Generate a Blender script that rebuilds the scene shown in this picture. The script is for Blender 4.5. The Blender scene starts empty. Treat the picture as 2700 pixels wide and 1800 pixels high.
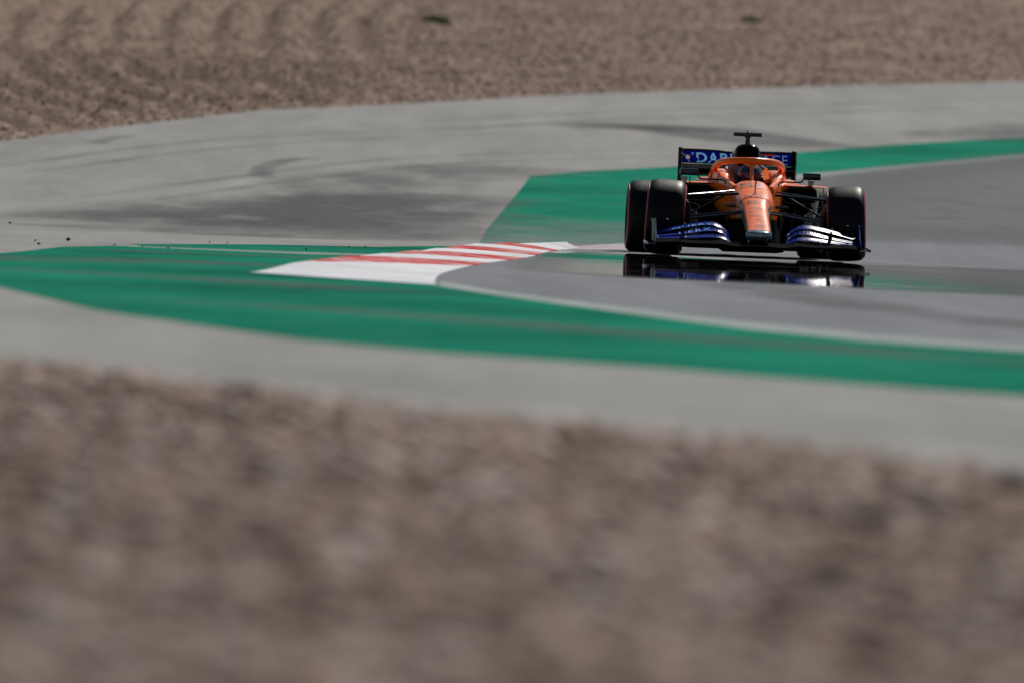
import bpy, bmesh, math, random
import numpy as np
from mathutils import Vector, Matrix

C = bpy.context.scene
COL = C.collection
PI = math.pi
random.seed(7)
rng = np.random.default_rng(11)

# ------------------------------------------------------------------ camera
ROLL = math.radians(2.2)
PITCH = math.radians(1.1126)
EYE = Vector((0.0, 0.0, 1.15))
f_ = Vector((0, math.cos(PITCH), -math.sin(PITCH)))
r0 = Vector((1, 0, 0))
u0 = Vector((0, math.sin(PITCH), math.cos(PITCH)))
r_ = r0 * math.cos(ROLL) + u0 * math.sin(ROLL)
u_ = -r0 * math.sin(ROLL) + u0 * math.cos(ROLL)
cam = bpy.data.cameras.new('camera')
cam_o = bpy.data.objects.new('camera', cam)
COL.objects.link(cam_o)
M = Matrix((r_, u_, -f_)).transposed().to_4x4()
M.translation = EYE
cam_o.matrix_world = M
cam.sensor_width = 36.0
cam.lens = 400.0
cam.clip_start = 0.5
cam.clip_end = 6000.0
cam.dof.use_dof = True
cam.dof.focus_distance = 101.6
cam.dof.aperture_fstop = 2.7
C.camera = cam_o

# ------------------------------------------------------------------ sky, sun, exposure
SUN_EL = math.radians(45)
SUN_AZ = math.radians(21)            # clockwise from +Y: behind the car, to the right
world = bpy.data.worlds.new('World')
C.world = world
world.use_nodes = True
wn = world.node_tree
sky = wn.nodes.new('ShaderNodeTexSky')
sky.sky_type = 'NISHITA'
sky.sun_disc = False
sky.sun_elevation = SUN_EL
sky.sun_rotation = SUN_AZ
sky.air_density = 1.0
sky.dust_density = 0.1
bg = wn.nodes['Background']
bg.inputs['Strength'].default_value = 0.05
wn.links.new(sky.outputs['Color'], bg.inputs['Color'])
sun = bpy.data.lights.new('sun', 'SUN')
sun.energy = 5.0
sun.angle = math.radians(0.5)
sun.color = (1.0, 0.94, 0.85)
sun_o = bpy.data.objects.new('sun', sun)
COL.objects.link(sun_o)
sd = Vector((math.sin(SUN_AZ) * math.cos(SUN_EL), math.cos(SUN_AZ) * math.cos(SUN_EL), math.sin(SUN_EL)))
sun_o.rotation_euler = sd.to_track_quat('Z', 'Y').to_euler()
sun_o.location = (40, 60, 60)
C.view_settings.view_transform = 'Standard'
C.view_settings.look = 'None'
C.view_settings.exposure = -0.20
C.view_settings.gamma = 1.0
C.view_settings.use_curve_mapping = False
C.render.engine = 'CYCLES'
C.cycles.use_denoising = True
C.cycles.max_bounces = 8
C.cycles.transparent_max_bounces = 48
C.cycles.sample_clamp_indirect = 6.0

# ------------------------------------------------------------------ materials
def srgb(r, g, b):
    f = lambda c: ((c / 255) / 12.92) if c / 255 <= 0.04045 else (((c / 255) + 0.055) / 1.055) ** 2.4
    return (f(r), f(g), f(b), 1.0)

class Nodes:
    def __init__(s, name):
        s.m = bpy.data.materials.new(name)
        s.m.use_nodes = True
        s.t = s.m.node_tree
        s.b = s.t.nodes['Principled BSDF']
        s.out = s.t.nodes['Material Output']
    def n(s, typ, **kw):
        x = s.t.nodes.new(typ)
        for k, v in kw.items():
            setattr(x, k, v)
        return x
    def l(s, a, b):
        s.t.links.new(a, b)
    def coords(s, scale=(1, 1, 1), rot=(0, 0, 0)):
        tc = s.n('ShaderNodeTexCoord')
        mp = s.n('ShaderNodeMapping')
        mp.inputs['Scale'].default_value = scale
        mp.inputs['Rotation'].default_value = rot
        s.l(tc.outputs['Object'], mp.inputs['Vector'])
        return mp.outputs['Vector']
    def noise(s, vec, scale, detail=4, rough=0.55, dist=0.0):
        x = s.n('ShaderNodeTexNoise')
        x.inputs['Scale'].default_value = scale
        x.inputs['Detail'].default_value = detail
        x.inputs['Roughness'].default_value = rough
        x.inputs['Distortion'].default_value = dist
        s.l(vec, x.inputs['Vector'])
        return x.outputs['Fac']
    def ramp(s, fac, stops):
        x = s.n('ShaderNodeValToRGB')
        e = x.color_ramp.elements
        while len(e) > 1:
            e.remove(e[-1])
        e[0].position = stops[0][0]
        e[0].color = stops[0][1]
        for p, c in stops[1:]:
            k = e.new(p)
            k.color = c
        s.l(fac, x.inputs['Fac'])
        return x.outputs['Color']
    def mix(s, fac, a, b, mode='MIX'):
        x = s.n('ShaderNodeMix', data_type='RGBA', blend_type=mode)
        ins = [i for i in x.inputs]
        def put(sock, v):
            if isinstance(v, (tuple, list)):
                sock.default_value = v
            elif isinstance(v, (int, float)):
                sock.default_value = v
            else:
                s.l(v, sock)
        put(x.inputs[0], fac)
        put(x.inputs[6], a)
        put(x.inputs[7], b)
        return x.outputs[2]
    def math(s, op, a, b=0.0, clamp=False):
        x = s.n('ShaderNodeMath', operation=op, use_clamp=clamp)
        for i, v in enumerate((a, b)):
            if isinstance(v, (int, float)):
                x.inputs[i].default_value = v
            else:
                s.l(v, x.inputs[i])
        return x.outputs[0]
    def bump(s, h, strength=0.3, dist=0.02):
        x = s.n('ShaderNodeBump')
        x.inputs['Strength'].default_value = strength
        x.inputs['Distance'].default_value = dist
        s.l(h, x.inputs['Height'])
        s.l(x.outputs['Normal'], s.b.inputs['Normal'])

def plain(name, col, rough=0.5, metal=0.0, coat=0.0, spec=0.5, var=0.12, vscale=9.0, crough=0.08):
    k = Nodes(name)
    v = k.coords()
    n = k.noise(v, vscale, 5)
    lo = tuple(c * (1 - var) for c in col[:3]) + (1,)
    hi = tuple(min(1, c * (1 + var)) for c in col[:3]) + (1,)
    k.l(k.ramp(n, [(0.3, lo), (0.7, hi)]), k.b.inputs['Base Color'])
    r = k.ramp(n, [(0.3, (rough * .85,) * 3 + (1,)), (0.7, (min(1, rough * 1.15),) * 3 + (1,))])
    k.l(r, k.b.inputs['Roughness'])
    k.b.inputs['Metallic'].default_value = metal
    k.b.inputs['Coat Weight'].default_value = coat
    k.b.inputs['Coat Roughness'].default_value = crough
    k.b.inputs['Specular IOR Level'].default_value = spec
    return k.m

def g4(v):
    return (v, v, v, 1)

def gravel_mat():
    k = Nodes('gravel_earth')
    v = k.coords()
    big = k.noise(k.coords(scale=(1.0, 0.3, 1.0)), 0.9, 4, 0.6)
    mid = k.noise(v, 2.2, 5, 0.6)
    vo = k.n('ShaderNodeTexVoronoi')
    vo.inputs['Scale'].default_value = 11.0
    k.l(v, vo.inputs['Vector'])
    mid = k.noise(k.coords(scale=(1.0, 0.22, 1.0)), 4.5, 4, 0.6)
    c = k.ramp(mid, [(0.30, (0.112, 0.070, 0.048, 1)), (0.5, (0.205, 0.142, 0.110, 1)), (0.70, (0.31, 0.232, 0.195, 1))])
    c = k.mix(0.40, c, k.ramp(big, [(0.3, (0.165, 0.108, 0.076, 1)), (0.7, (0.285, 0.206, 0.164, 1))]))
    sep = k.n('ShaderNodeSeparateColor')
    k.l(vo.outputs['Color'], sep.inputs['Color'])
    st = k.ramp(sep.outputs[0], [(0.0, (0.62, 0.58, 0.55, 1)), (0.6, (0.98, 0.96, 0.95, 1)), (1.0, (1.3, 1.28, 1.27, 1))])
    c = k.mix(1.0, c, st, 'MULTIPLY')
    k.l(c, k.b.inputs['Base Color'])
    k.b.inputs['Roughness'].default_value = 0.95
    k.b.inputs['Specular IOR Level'].default_value = 0.15
    k.bump(vo.outputs['Distance'], 0.6, 0.05)
    return k.m

def stone_mat():
    k = Nodes('gravel_stone')
    g = k.n('ShaderNodeNewGeometry')
    c = k.ramp(g.outputs['Random Per Island'], [(0.0, (0.07, 0.050, 0.038, 1)), (0.25, (0.19, 0.126, 0.090, 1)), (0.55, (0.29, 0.204, 0.160, 1)),
                                                (0.8, (0.36, 0.275, 0.230, 1)), (1.0, (0.56, 0.48, 0.43, 1))])
    k.l(c, k.b.inputs['Base Color'])
    k.b.inputs['Roughness'].default_value = 0.9
    k.b.inputs['Specular IOR Level'].default_value = 0.2
    return k.m

def asphalt_mat(name, lo, hi, rough=0.85, spec=0.05, turn=0.31):
    """worn asphalt: aggregate grain, soft mottling, and faint streaks along the driving direction (which bends at the corner)"""
    k = Nodes(name)
    v = k.coords()
    def streak(rot, seed):
        vs = k.coords(scale=(1.5, 0.10, 1.0), rot=(0, 0, rot))
        return k.noise(vs, 1.0, 6, 0.62, 0.25)
    sep = k.n('ShaderNodeSeparateXYZ')
    tc = k.n('ShaderNodeTexCoord')
    k.l(tc.outputs['Object'], sep.inputs['Vector'])
    side = k.math('MULTIPLY', k.math('SUBTRACT', sep.outputs[1], 84.0), 1 / 24.0, True)
    st = k.mix(side, streak(-turn, 1), streak(turn, 2))
    a = k.noise(k.coords(scale=(0.8, 0.22, 1.0)), 0.8, 6, 0.6, 0.4)
    b = k.noise(v, 3.0, 6, 0.65)
    cgr = k.noise(v, 28.0, 3, 0.7)
    c = k.ramp(st, [(0.34, lo), (0.64, hi)])
    c = k.mix(0.50, c, k.ramp(a, [(0.36, lo), (0.62, hi)]))
    c = k.mix(0.25, c, k.ramp(b, [(0.3, lo), (0.7, hi)]))
    c = k.mix(0.30, c, k.ramp(cgr, [(0.35, tuple(x * .6 for x in lo[:3]) + (1,)), (0.65, tuple(x * 1.2 for x in hi[:3]) + (1,))]))
    k.l(c, k.b.inputs['Base Color'])
    k.l(k.ramp(a, [(0.3, g4(rough - .08)), (0.7, g4(rough + .08))]), k.b.inputs['Roughness'])
    k.b.inputs['Specular IOR Level'].default_value = spec
    return k.m

def paint_mat(name, col, dark, dust, dust_lo, dust_hi, rough=0.9, spec=0.0):
    k = Nodes(name)
    v = k.coords()
    vs = k.coords(scale=(0.5, 0.30, 1.0))
    a = k.noise(vs, 0.8, 5, 0.6)
    b = k.noise(v, 2.3, 6, 0.65)
    fine = k.noise(v, 30, 3, 0.7)
    c = k.ramp(a, [(0.32, dark), (0.66, col)])
    c = k.mix(k.ramp(b, [(dust_lo, g4(0)), (dust_hi, g4(0.75))]), c, dust)
    c = k.mix(k.ramp(fine, [(0.55, g4(0)), (0.8, g4(0.3))]), c, dust)
    k.l(c, k.b.inputs['Base Color'])
    k.b.inputs['Roughness'].default_value = rough
    k.b.inputs['Specular IOR Level'].default_value = spec
    return k, c

def skid_and_shade_mat(strength=0.72, floor=0.28, gain=2.2):
    k = Nodes('rubber_and_shade_marking')
    uv = k.n('ShaderNodeUVMap')
    sep = k.n('ShaderNodeSeparateXYZ')
    k.l(uv.outputs['UV'], sep.inputs['Vector'])
    v = k.coords(scale=(0.8, 0.20, 1), rot=(0, 0, 0.3))
    n = k.noise(v, 1.6, 6, 0.6, 0.3)
    edge = k.math('MULTIPLY', sep.outputs[1], k.math('SUBTRACT', 1.0, sep.outputs[1]))
    ends = k.math('MULTIPLY', sep.outputs[0], k.math('SUBTRACT', 1.0, sep.outputs[0]))
    e = k.math('MULTIPLY', k.math('MULTIPLY', edge, 4.0, True), k.math('MULTIPLY', ends, 6.0, True), True)
    nn = k.math('MULTIPLY', k.math('SUBTRACT', n, floor), gain, True)
    fac = k.math('MULTIPLY', k.math('MULTIPLY', e, nn), strength, True)
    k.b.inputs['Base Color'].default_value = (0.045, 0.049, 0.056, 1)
    k.b.inputs['Roughness'].default_value = 0.75
    k.b.inputs['Specular IOR Level'].default_value = 0.2
    tr = k.n('ShaderNodeBsdfTransparent')
    mx = k.n('ShaderNodeMixShader')
    k.l(fac, mx.inputs[0])
    k.l(tr.outputs[0], mx.inputs[1])
    k.l(k.b.outputs[0], mx.inputs[2])
    k.l(mx.outputs[0], k.out.inputs['Surface'])
    return k.m

def mirage_mat():
    k = Nodes('mirage_mirror')  # near-mirror gloss that imitates a heat mirage
    uv = k.n('ShaderNodeUVMap')
    sep = k.n('ShaderNodeSeparateXYZ')
    k.l(uv.outputs['UV'], sep.inputs['Vector'])
    v = k.coords(scale=(0.9, 0.5, 1))
    n = k.noise(v, 1.3, 4, 0.6)
    # far and near borders slightly broken by noise, soft left and right ends
    t = k.math('ADD', sep.outputs[1], k.math('MULTIPLY', k.math('SUBTRACT', n, 0.5), 0.10))
    lo = k.math('MULTIPLY', k.math('SUBTRACT', t, 0.02), 11.0, True)
    hi = k.math('MULTIPLY', k.math('SUBTRACT', 0.97, t), 25.0, True)
    s0 = k.math('MULTIPLY', sep.outputs[0], 7.0, True)
    s1 = k.math('ADD', k.math('MULTIPLY', k.math('MULTIPLY', k.math('SUBTRACT', 0.72, sep.outputs[0]), 9.0, True), 0.62), 0.38, True)
    s1 = k.math('MULTIPLY', s1, k.math('MULTIPLY', k.math('SUBTRACT', 1.0, sep.outputs[0]), 8.0, True))
    rip = k.noise(k.coords(scale=(0.22, 1.0, 1)), 1.5, 5, 0.6)
    s1 = k.math('MULTIPLY', s1, k.ramp(rip, [(0.30, g4(0.55)), (0.46, g4(1.0))]))
    fac = k.math('MULTIPLY', k.math('MULTIPLY', lo, hi), k.math('MULTIPLY', s0, s1))
    bands = k.noise(k.coords(scale=(0.05, 1.0, 1)), 0.9, 3, 0.5)
    k.l(k.ramp(bands, [(0.40, g4(0.008)), (0.66, g4(0.024))]), k.b.inputs['Roughness'])
    k.b.inputs['Base Color'].default_value = (0.008, 0.008, 0.010, 1)
    k.b.inputs['IOR'].default_value = 1.5
    k.bump(k.noise(k.coords(scale=(1.0, 0.45, 1)), 2.2, 3, 0.6), 1.0, 0.0011)
    tr = k.n('ShaderNodeBsdfTransparent')
    mx = k.n('ShaderNodeMixShader')
    k.l(fac, mx.inputs[0])
    k.l(tr.outputs[0], mx.inputs[1])
    k.l(k.b.outputs[0], mx.inputs[2])
    k.l(mx.outputs[0], k.out.inputs['Surface'])
    return k.m

MAT = dict(
    gravel=gravel_mat(), stone=stone_mat(),
    runoff=asphalt_mat('runoff_asphalt', (0.150, 0.151, 0.149, 1), (0.335, 0.330, 0.315, 1), spec=0.04),
    track=asphalt_mat('track_asphalt', (0.072, 0.080, 0.092, 1), (0.205, 0.219, 0.242, 1), spec=0.06, rough=0.75, turn=0.16),
    skid=skid_and_shade_mat(), line=skid_and_shade_mat(0.92, 0.02, 2.4), stain=skid_and_shade_mat(0.62, 0.18, 1.7), faint=skid_and_shade_mat(0.34, 0.2, 1.8), mirage=mirage_mat(),  # line also carries the painted sheen loss of the uphill track
    orange=plain('papaya_paint', (0.96, 0.180, 0.001, 1), 0.33, coat=0.3, spec=0.34, var=0.03, crough=0.22),
    carbon=plain('carbon', (0.0025, 0.003, 0.0035, 1), 0.40, spec=0.10),
    gloss_black=plain('gloss_black', (0.003, 0.003, 0.004, 1), 0.16, coat=0.25, spec=0.3),
    matt_black=plain('matt_black', (0.0025, 0.0025, 0.003, 1), 0.9, spec=0.012),
    rubber=plain('tyre_rubber', (0.0045, 0.0047, 0.0052, 1), 0.47, spec=0.15, var=0.2, vscale=30),
    red=plain('sidewall_red', (0.33, 0.012, 0.016, 1), 0.5),
    blue=plain('wing_blue', (0.002, 0.016, 0.24, 1), 0.28, coat=0.0, spec=0.19),
    panel_blue=plain('panel_blue', (0.002, 0.007, 0.15, 1), 0.9, spec=0.0),
    navy=plain('navy_paint', (0.03, 0.045, 0.11, 1), 0.3, coat=0.5),
    letter_blue=plain('letter_light_blue', (0.22, 0.50, 0.98, 1), 0.8, spec=0.05),
    letter_pale=plain('letter_pale_blue', (0.20, 0.36, 0.82, 1), 0.8, spec=0.05),
    letter_dark=plain('letter_dark', (0.05, 0.02, 0.035, 1), 0.45),
    letter_grey=plain('letter_grey', (0.22, 0.22, 0.26, 1), 0.5),
    silver=plain('nose_silver', (0.22, 0.26, 0.31, 1), 0.25, metal=0.55, coat=0.5),
    alloy=plain('alloy', (0.35, 0.36, 0.38, 1), 0.28, metal=1.0),
    glass=plain('mirror_glass', (0.25, 0.30, 0.34, 1), 0.05, metal=0.9),
    lip=plain('grey_edge', (0.16, 0.18, 0.20, 1), 0.3, coat=0.4),
    suit=plain('race_suit', (0.03, 0.035, 0.07, 1), 0.85, spec=0.2),
    glove=plain('glove', (0.02, 0.02, 0.025, 1), 0.8),
    helmet=plain('helmet_shell', (0.012, 0.013, 0.018, 1), 0.28, coat=0.4),
    visor=plain('visor', (0.02, 0.035, 0.07, 1), 0.12, coat=0.8),
    pink=plain('helmet_pink', (0.42, 0.10, 0.16, 1), 0.45),
    headrest=plain('headrest_foam', (0.34, 0.24, 0.28, 1), 0.6),
    kerb_red=paint_mat('kerb_red', (0.52, 0.045, 0.045, 1), (0.40, 0.03, 0.03, 1), (0.66, 0.60, 0.60, 1), 0.44, 0.66)[0].m,
    kerb_white=paint_mat('kerb_white', (0.74, 0.75, 0.79, 1), (0.60, 0.61, 0.65, 1), (0.38, 0.36, 0.37, 1), 0.47, 0.72)[0].m,
    white=paint_mat('white_line_paint', (0.40, 0.42, 0.42, 1), (0.26, 0.30, 0.29, 1), (0.20, 0.26, 0.24, 1), 0.40, 0.7)[0].m,
    green=paint_mat('green_paint', (0.016, 0.215, 0.138, 1), (0.008, 0.110, 0.072, 1), (0.07, 0.20, 0.155, 1), 0.48, 0.85)[0].m,
    pink_worn=paint_mat('worn_kerb_paint', (0.46, 0.34, 0.37, 1), (0.38, 0.34, 0.36, 1), (0.45, 0.45, 0.48, 1), 0.45, 0.6)[0].m,
    grass=plain('grass_blade', (0.15, 0.21, 0.05, 1), 0.7, var=0.3, vscale=20),
    weed=plain('dark_weed', (0.018, 0.022, 0.014, 1), 0.8, var=0.3, vscale=20),
    marble=plain('rubber_crumb', (0.012, 0.012, 0.013, 1), 0.8),
)

def green_far_mat():
    k, c = paint_mat('green_paint_far', (0.018, 0.235, 0.150, 1), (0.010, 0.140, 0.090, 1), (0.08, 0.20, 0.155, 1), 0.48, 0.85)
    # tyre dust dragged over the corner nearest the kerb
    tc = k.n('ShaderNodeTexCoord')
    sep = k.n('ShaderNodeSeparateXYZ')
    k.l(tc.outputs['Object'], sep.inputs['Vector'])
    t = k.math('MULTIPLY', k.math('SUBTRACT', 120.0, sep.outputs[1]), 1 / 13.0, True)
    n = k.noise(k.coords(scale=(1.0, 0.35, 1)), 1.6, 6, 0.65, 0.8)
    w = k.math('MULTIPLY', k.math('ADD', t, k.math('MULTIPLY', k.math('SUBTRACT', n, 0.5), 1.6)), 0.8, True)
    w = k.math('MULTIPLY', w, k.math('MULTIPLY', t, 3.0, True), True)
    c2 = k.mix(w, c, (0.20, 0.205, 0.215, 1))
    k.l(c2, k.b.inputs['Base Color'])
    return k.m
MAT['green_far'] = green_far_mat()

# ------------------------------------------------------------------ object helpers
def tag(o, label=None, cat=None, group=None, kind=None):
    if label: o['label'] = label
    if cat: o['category'] = cat
    if group: o['group'] = group
    if kind: o['kind'] = kind
    return o

def link(name, me, mat, parent=None, smooth=True):
    o = bpy.data.objects.new(name, me)
    COL.objects.link(o)
    if mat is not None:
        for m in (mat if isinstance(mat, (list, tuple)) else [mat]):
            me.materials.append(MAT[m] if isinstance(m, str) else m)
    if parent is not None:
        o.parent = parent
    if smooth:
        me.polygons.foreach_set('use_smooth', [True] * len(me.polygons))
    return o

def mesh(name, verts, faces, mat, parent=None, smooth=True, sharp=38):
    me = bpy.data.meshes.new(name)
    me.from_pydata([tuple(v) for v in verts], [], faces)
    bm = bmesh.new()
    bm.from_mesh(me)
    bmesh.ops.recalc_face_normals(bm, faces=bm.faces)
    bm.to_mesh(me)
    bm.free()
    me.update()
    o = link(name, me, mat, parent, smooth)
    if smooth and sharp:
        me.set_sharp_from_angle(angle=math.radians(sharp))
    return o

class MB:
    """collects verts and faces of one mesh"""
    def __init__(s):
        s.v = []
        s.f = []
    def add(s, v, f):
        b = len(s.v)
        s.v += [tuple(p) for p in v]
        s.f += [tuple(b + i for i in q) for q in f]
        return s
    def loft(s, loops, cap=True, closed=True):
        n = len(loops[0])
        v = [p for L in loops for p in L]
        f = []
        for i in range(len(loops) - 1):
            for j in range(n if closed else n - 1):
                k = (j + 1) % n
                f.append((i * n + j, i * n + k, (i + 1) * n + k, (i + 1) * n + j))
        if cap and closed:
            f.append(tuple(range(n)))
            f.append(tuple((len(loops) - 1) * n + j for j in range(n)))
        return s.add(v, f)
    def tube(s, pts, rad, n=10, flat=1.0, up=Vector((0, 0, 1))):
        pts = [Vector(p) for p in pts]
        loops = []
        for i, p in enumerate(pts):
            d = (pts[min(i + 1, len(pts) - 1)] - pts[max(i - 1, 0)]).normalized()
            a = d.cross(up)
            if a.length < 1e-4:
                a = d.cross(Vector((0, 1, 0)))
            a.normalize()
            b = a.cross(d).normalized()
            r = rad[i] if isinstance(rad, (list, tuple)) else rad
            loops.append([p + a * (math.cos(2 * PI * k / n) * r) + b * (math.sin(2 * PI * k / n) * r * flat) for k in range(n)])
        return s.loft(loops)
    def box(s, x0, x1, y0, y1, z0, z1, bev=0.0):
        bm = bmesh.new()
        bmesh.ops.create_cube(bm, size=1.0)
        for v in bm.verts:
            v.co = Vector(((x0 + x1) / 2 + v.co.x * (x1 - x0), (y0 + y1) / 2 + v.co.y * (y1 - y0), (z0 + z1) / 2 + v.co.z * (z1 - z0)))
        if bev > 0:
            bmesh.ops.bevel(bm, geom=bm.edges[:], offset=bev, segments=2, profile=0.7, affect='EDGES')
        bm.verts.index_update()
        s.add([v.co.copy() for v in bm.verts], [tuple(v.index for v in f.verts) for f in bm.faces])
        bm.free()
        return s
    def prism(s, poly, axis, a, b):
        """poly: 2-D outline; extruded along axis from a to b (axis 'x': poly is (y,z))"""
        n = len(poly)
        def P(p, t):
            return {'x': (t, p[0], p[1]), 'y': (p[0], t, p[1]), 'z': (p[0], p[1], t)}[axis]
        v = [P(p, a) for p in poly] + [P(p, b) for p in poly]
        f = [tuple(range(n)), tuple(range(n, 2 * n))] + [(i, (i + 1) % n, n + (i + 1) % n, n + i) for i in range(n)]
        return s.add(v, f)
    def build(s, name, mat, parent=None, smooth=True, sharp=38):
        return mesh(name, s.v, s.f, mat, parent, smooth, sharp)

def catmull(pts, per=6):
    P = [Vector(p) for p in pts]
    out = []
    for i in range(len(P) - 1):
        p0, p1, p2, p3 = P[max(i - 1, 0)], P[i], P[i + 1], P[min(i + 2, len(P) - 1)]
        for k in range(per):
            t = k / per
            out.append(0.5 * ((2 * p1) + (p2 - p0) * t + (2 * p0 - 5 * p1 + 4 * p2 - p3) * t * t + (3 * p1 - p0 - 3 * p2 + p3) * t ** 3))
    out.append(P[-1])
    return out

def text_verts(body, bold=0.0, thick=0.0, spacing=1.0):
    """flat lettering as (verts, faces) with unit capital height, centred in x, base line at 0"""
    cu = bpy.data.curves.new('lettering', 'FONT')
    cu.body = body
    cu.size = 1.0
    cu.align_x = 'CENTER'
    cu.offset = bold
    cu.resolution_u = 3
    cu.space_character = spacing
    o = bpy.data.objects.new('lettering', cu)
    COL.objects.link(o)
    dg = bpy.context.evaluated_depsgraph_get()
    me = bpy.data.meshes.new_from_object(o.evaluated_get(dg))
    v = [tuple(p.co) for p in me.vertices]
    f = [tuple(p.vertices) for p in me.polygons]
    bpy.data.objects.remove(o)
    bpy.data.meshes.remove(me)
    if v:
        h = max(p[1] for p in v)
        w = (max(p[0] for p in v) - min(p[0] for p in v))
        cx = (max(p[0] for p in v) + min(p[0] for p in v)) / 2
        v = [((p[0] - cx) / w, p[1] / h) for p in v]      # width 1, height 1
    return v, f

def lettering(name, body, fn, mat, parent, bold=0.0, spacing=1.0):
    """fn(u in -.5...5, t in 0..1) -> point on the carrying surface"""
    v, f = text_verts(body, bold, spacing=spacing)
    return mesh(name, [fn(p[0], p[1]) for p in v], f, mat, parent, smooth=False)

# ------------------------------------------------------------------ terrain
KN = [(-60, 0), (73, 0), (84, -.024), (100, 0), (103, -.015), (105.6, -.04), (108, -.03), (112, .05), (121, .22), (130, .43), (144, .85), (158, 1.27), (178, 1.9),
      (196, 2.58), (215, 3.4), (240, 4.8), (270, 6.2), (300, 7.2)]
YK = np.arange(-60, 301, 1.0)
ZK0 = np.interp(YK, [k[0] for k in KN], [k[1] for k in KN])
ZK = ZK0.copy()
for i in range(3, len(YK) - 3):
    ZK[i] = ZK0[i - 3:i + 4].mean()
def prof(y):
    return float(np.interp(y, YK, ZK))

RUNOFF = [(-10.0, 118), (-7.33, 131.85), (-6.27, 137.3), (-4.96, 145.7), (-3.46, 154.35), (-1.97, 158.45), (0.7, 167.05), (3.32, 173.45), (5.18, 177.85),
          (8.06, 182.95), (10.11, 187.1), (16, 196), (30, 212), (60, 240), (60, -20), (40, -8), (16, 14), (9, 23), (4.5, 31), (2.04, 36.75),
          (1.73, 38.15), (1.26, 39.5), (0.53, 41.45), (-0.37, 43.45), (-1.18, 45.95), (-2.22, 49.4), (-2.83, 51.45), (-5, 58.5), (-8, 70), (-10.5, 85), (-11, 100)]
TRACK = [(-0.80, 80.0), (-0.80, 86.0), (-0.66, 88.6), (-0.32, 90.2), (-0.09, 93.4), (0.15, 95.7), (0.32, 99.9), (0.58, 105.7), (1.23, 108.1), (1.85, 111.0), (2.36, 118.25),
         (2.77, 126.95), (3.27, 135.35), (4.33, 139.4), (6.5, 146.65), (8.32, 153.25), (16, 171), (40, 207), (50, 195), (26, 160), (19, 130), (16.5, 105), (18, 85), (26, 62),
         (45, 40), (50, 22), (20, 43.5), (8, 55.5), (3.42, 62.25), (2.85, 63.45), (2.05, 65.1), (1.35, 67.85), (0.61, 71.95), (-0.09, 76.55)]
GREEN_NEAR = [(-4.75, 82.5), (-4.37, 86.3), (-3.94, 87.05), (-3.83, 88.45), (-3.66, 91.7), (-3.31, 93.5), (-2.67, 93.2), (-1.7, 92.9), (-1.12, 93.75), (-0.80, 90.2), (-0.95, 83.0), (-0.53, 78.4),
              (-0.09, 74.4), (0.59, 69.9), (1.31, 65.55), (1.99, 63.05), (2.78, 61.75), (3.34, 60.65), (8, 53.5), (20, 41), (32, 31), (22, 30), (7, 42.5), (2.72, 49.35),
              (2.31, 51.1), (1.65, 52.1), (0.68, 54.1), (-0.37, 55.65), (-1.04, 57.3), (-2.3, 63.3), (-3.17, 70.1), (-4.27, 77.35)]
GREEN_STRIP = [(-3.23, 94.95), (-2.15, 97.9), (-1.19, 99.35), (-0.55, 103.95), (-0.72, 95.0), (-1.13, 94.5), (-1.73, 94.15), (-3.04, 93.8)]
GREEN_FAR = [(0.14, 132.5), (0.82, 134.95), (1.98, 137.85), (3.54, 144.7), (4.61, 148.65), (6.86, 155.05), (8.69, 160.2), (17, 178), (40, 214), (40, 207.6), (16, 171.6), (8.32, 153.8),
             (6.53, 147.3), (4.34, 139.7), (3.29, 135.85), (2.79, 127.65), (2.35, 118.9), (1.86, 112.0), (1.24, 109.05), (0.65, 107.7), (0.22, 107.55), (-0.35, 107.15),
             (-0.29, 112.6), (-0.1, 121.9)]
WHITE_NEAR = [(-0.53, 81.2), (-0.09, 76.55), (0.61, 71.95), (1.35, 67.85), (2.05, 65.1), (2.85, 63.45), (3.42, 62.25), (8, 55.5), (20, 43.5), (20, 41), (8, 53.5), (3.34, 60.65),
              (2.78, 61.75), (1.99, 63.05), (1.31, 65.55), (0.59, 69.9), (-0.09, 74.4), (-0.51, 78.1)]
WHITE_FAR = [(2.67, 126.15), (3.3, 136.4), (4.35, 139.95), (6.54, 147.6), (8.37, 154.1), (16, 172.2), (16, 170), (8.27, 152.4), (6.48, 146.2), (4.31, 138.7), (3.26, 134.8), (2.74, 125.55)]
KERB_FAR = [(0.35, 106.6), (0.8, 108.6), (1.5, 111.0), (2.1, 113.5), (2.25, 112.0), (1.7, 108.9), (1.2, 107.0), (0.6, 105.4)]

def inside(poly, X, Y):
    r = np.zeros(X.shape, bool)
    n = len(poly)
    for i in range(n):
        x0, y0 = poly[i]
        x1, y1 = poly[(i + 1) % n]
        if y0 == y1:
            continue
        c = ((y0 > Y) != (y1 > Y)) & (X < (x1 - x0) * (Y - y0) / (y1 - y0) + x0)
        r ^= c
    return r

def edge_dist(poly, X, Y):
    d = np.full(X.shape, 1e9)
    n = len(poly)
    for i in range(n):
        a = np.array(poly[i]); b = np.array(poly[(i + 1) % n])
        ab = b - a
        t = np.clip(((X - a[0]) * ab[0] + (Y - a[1]) * ab[1]) / (ab @ ab), 0, 1)
        d = np.minimum(d, np.hypot(X - a[0] - t * ab[0], Y - a[1] - t * ab[1]))
    return d

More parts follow.
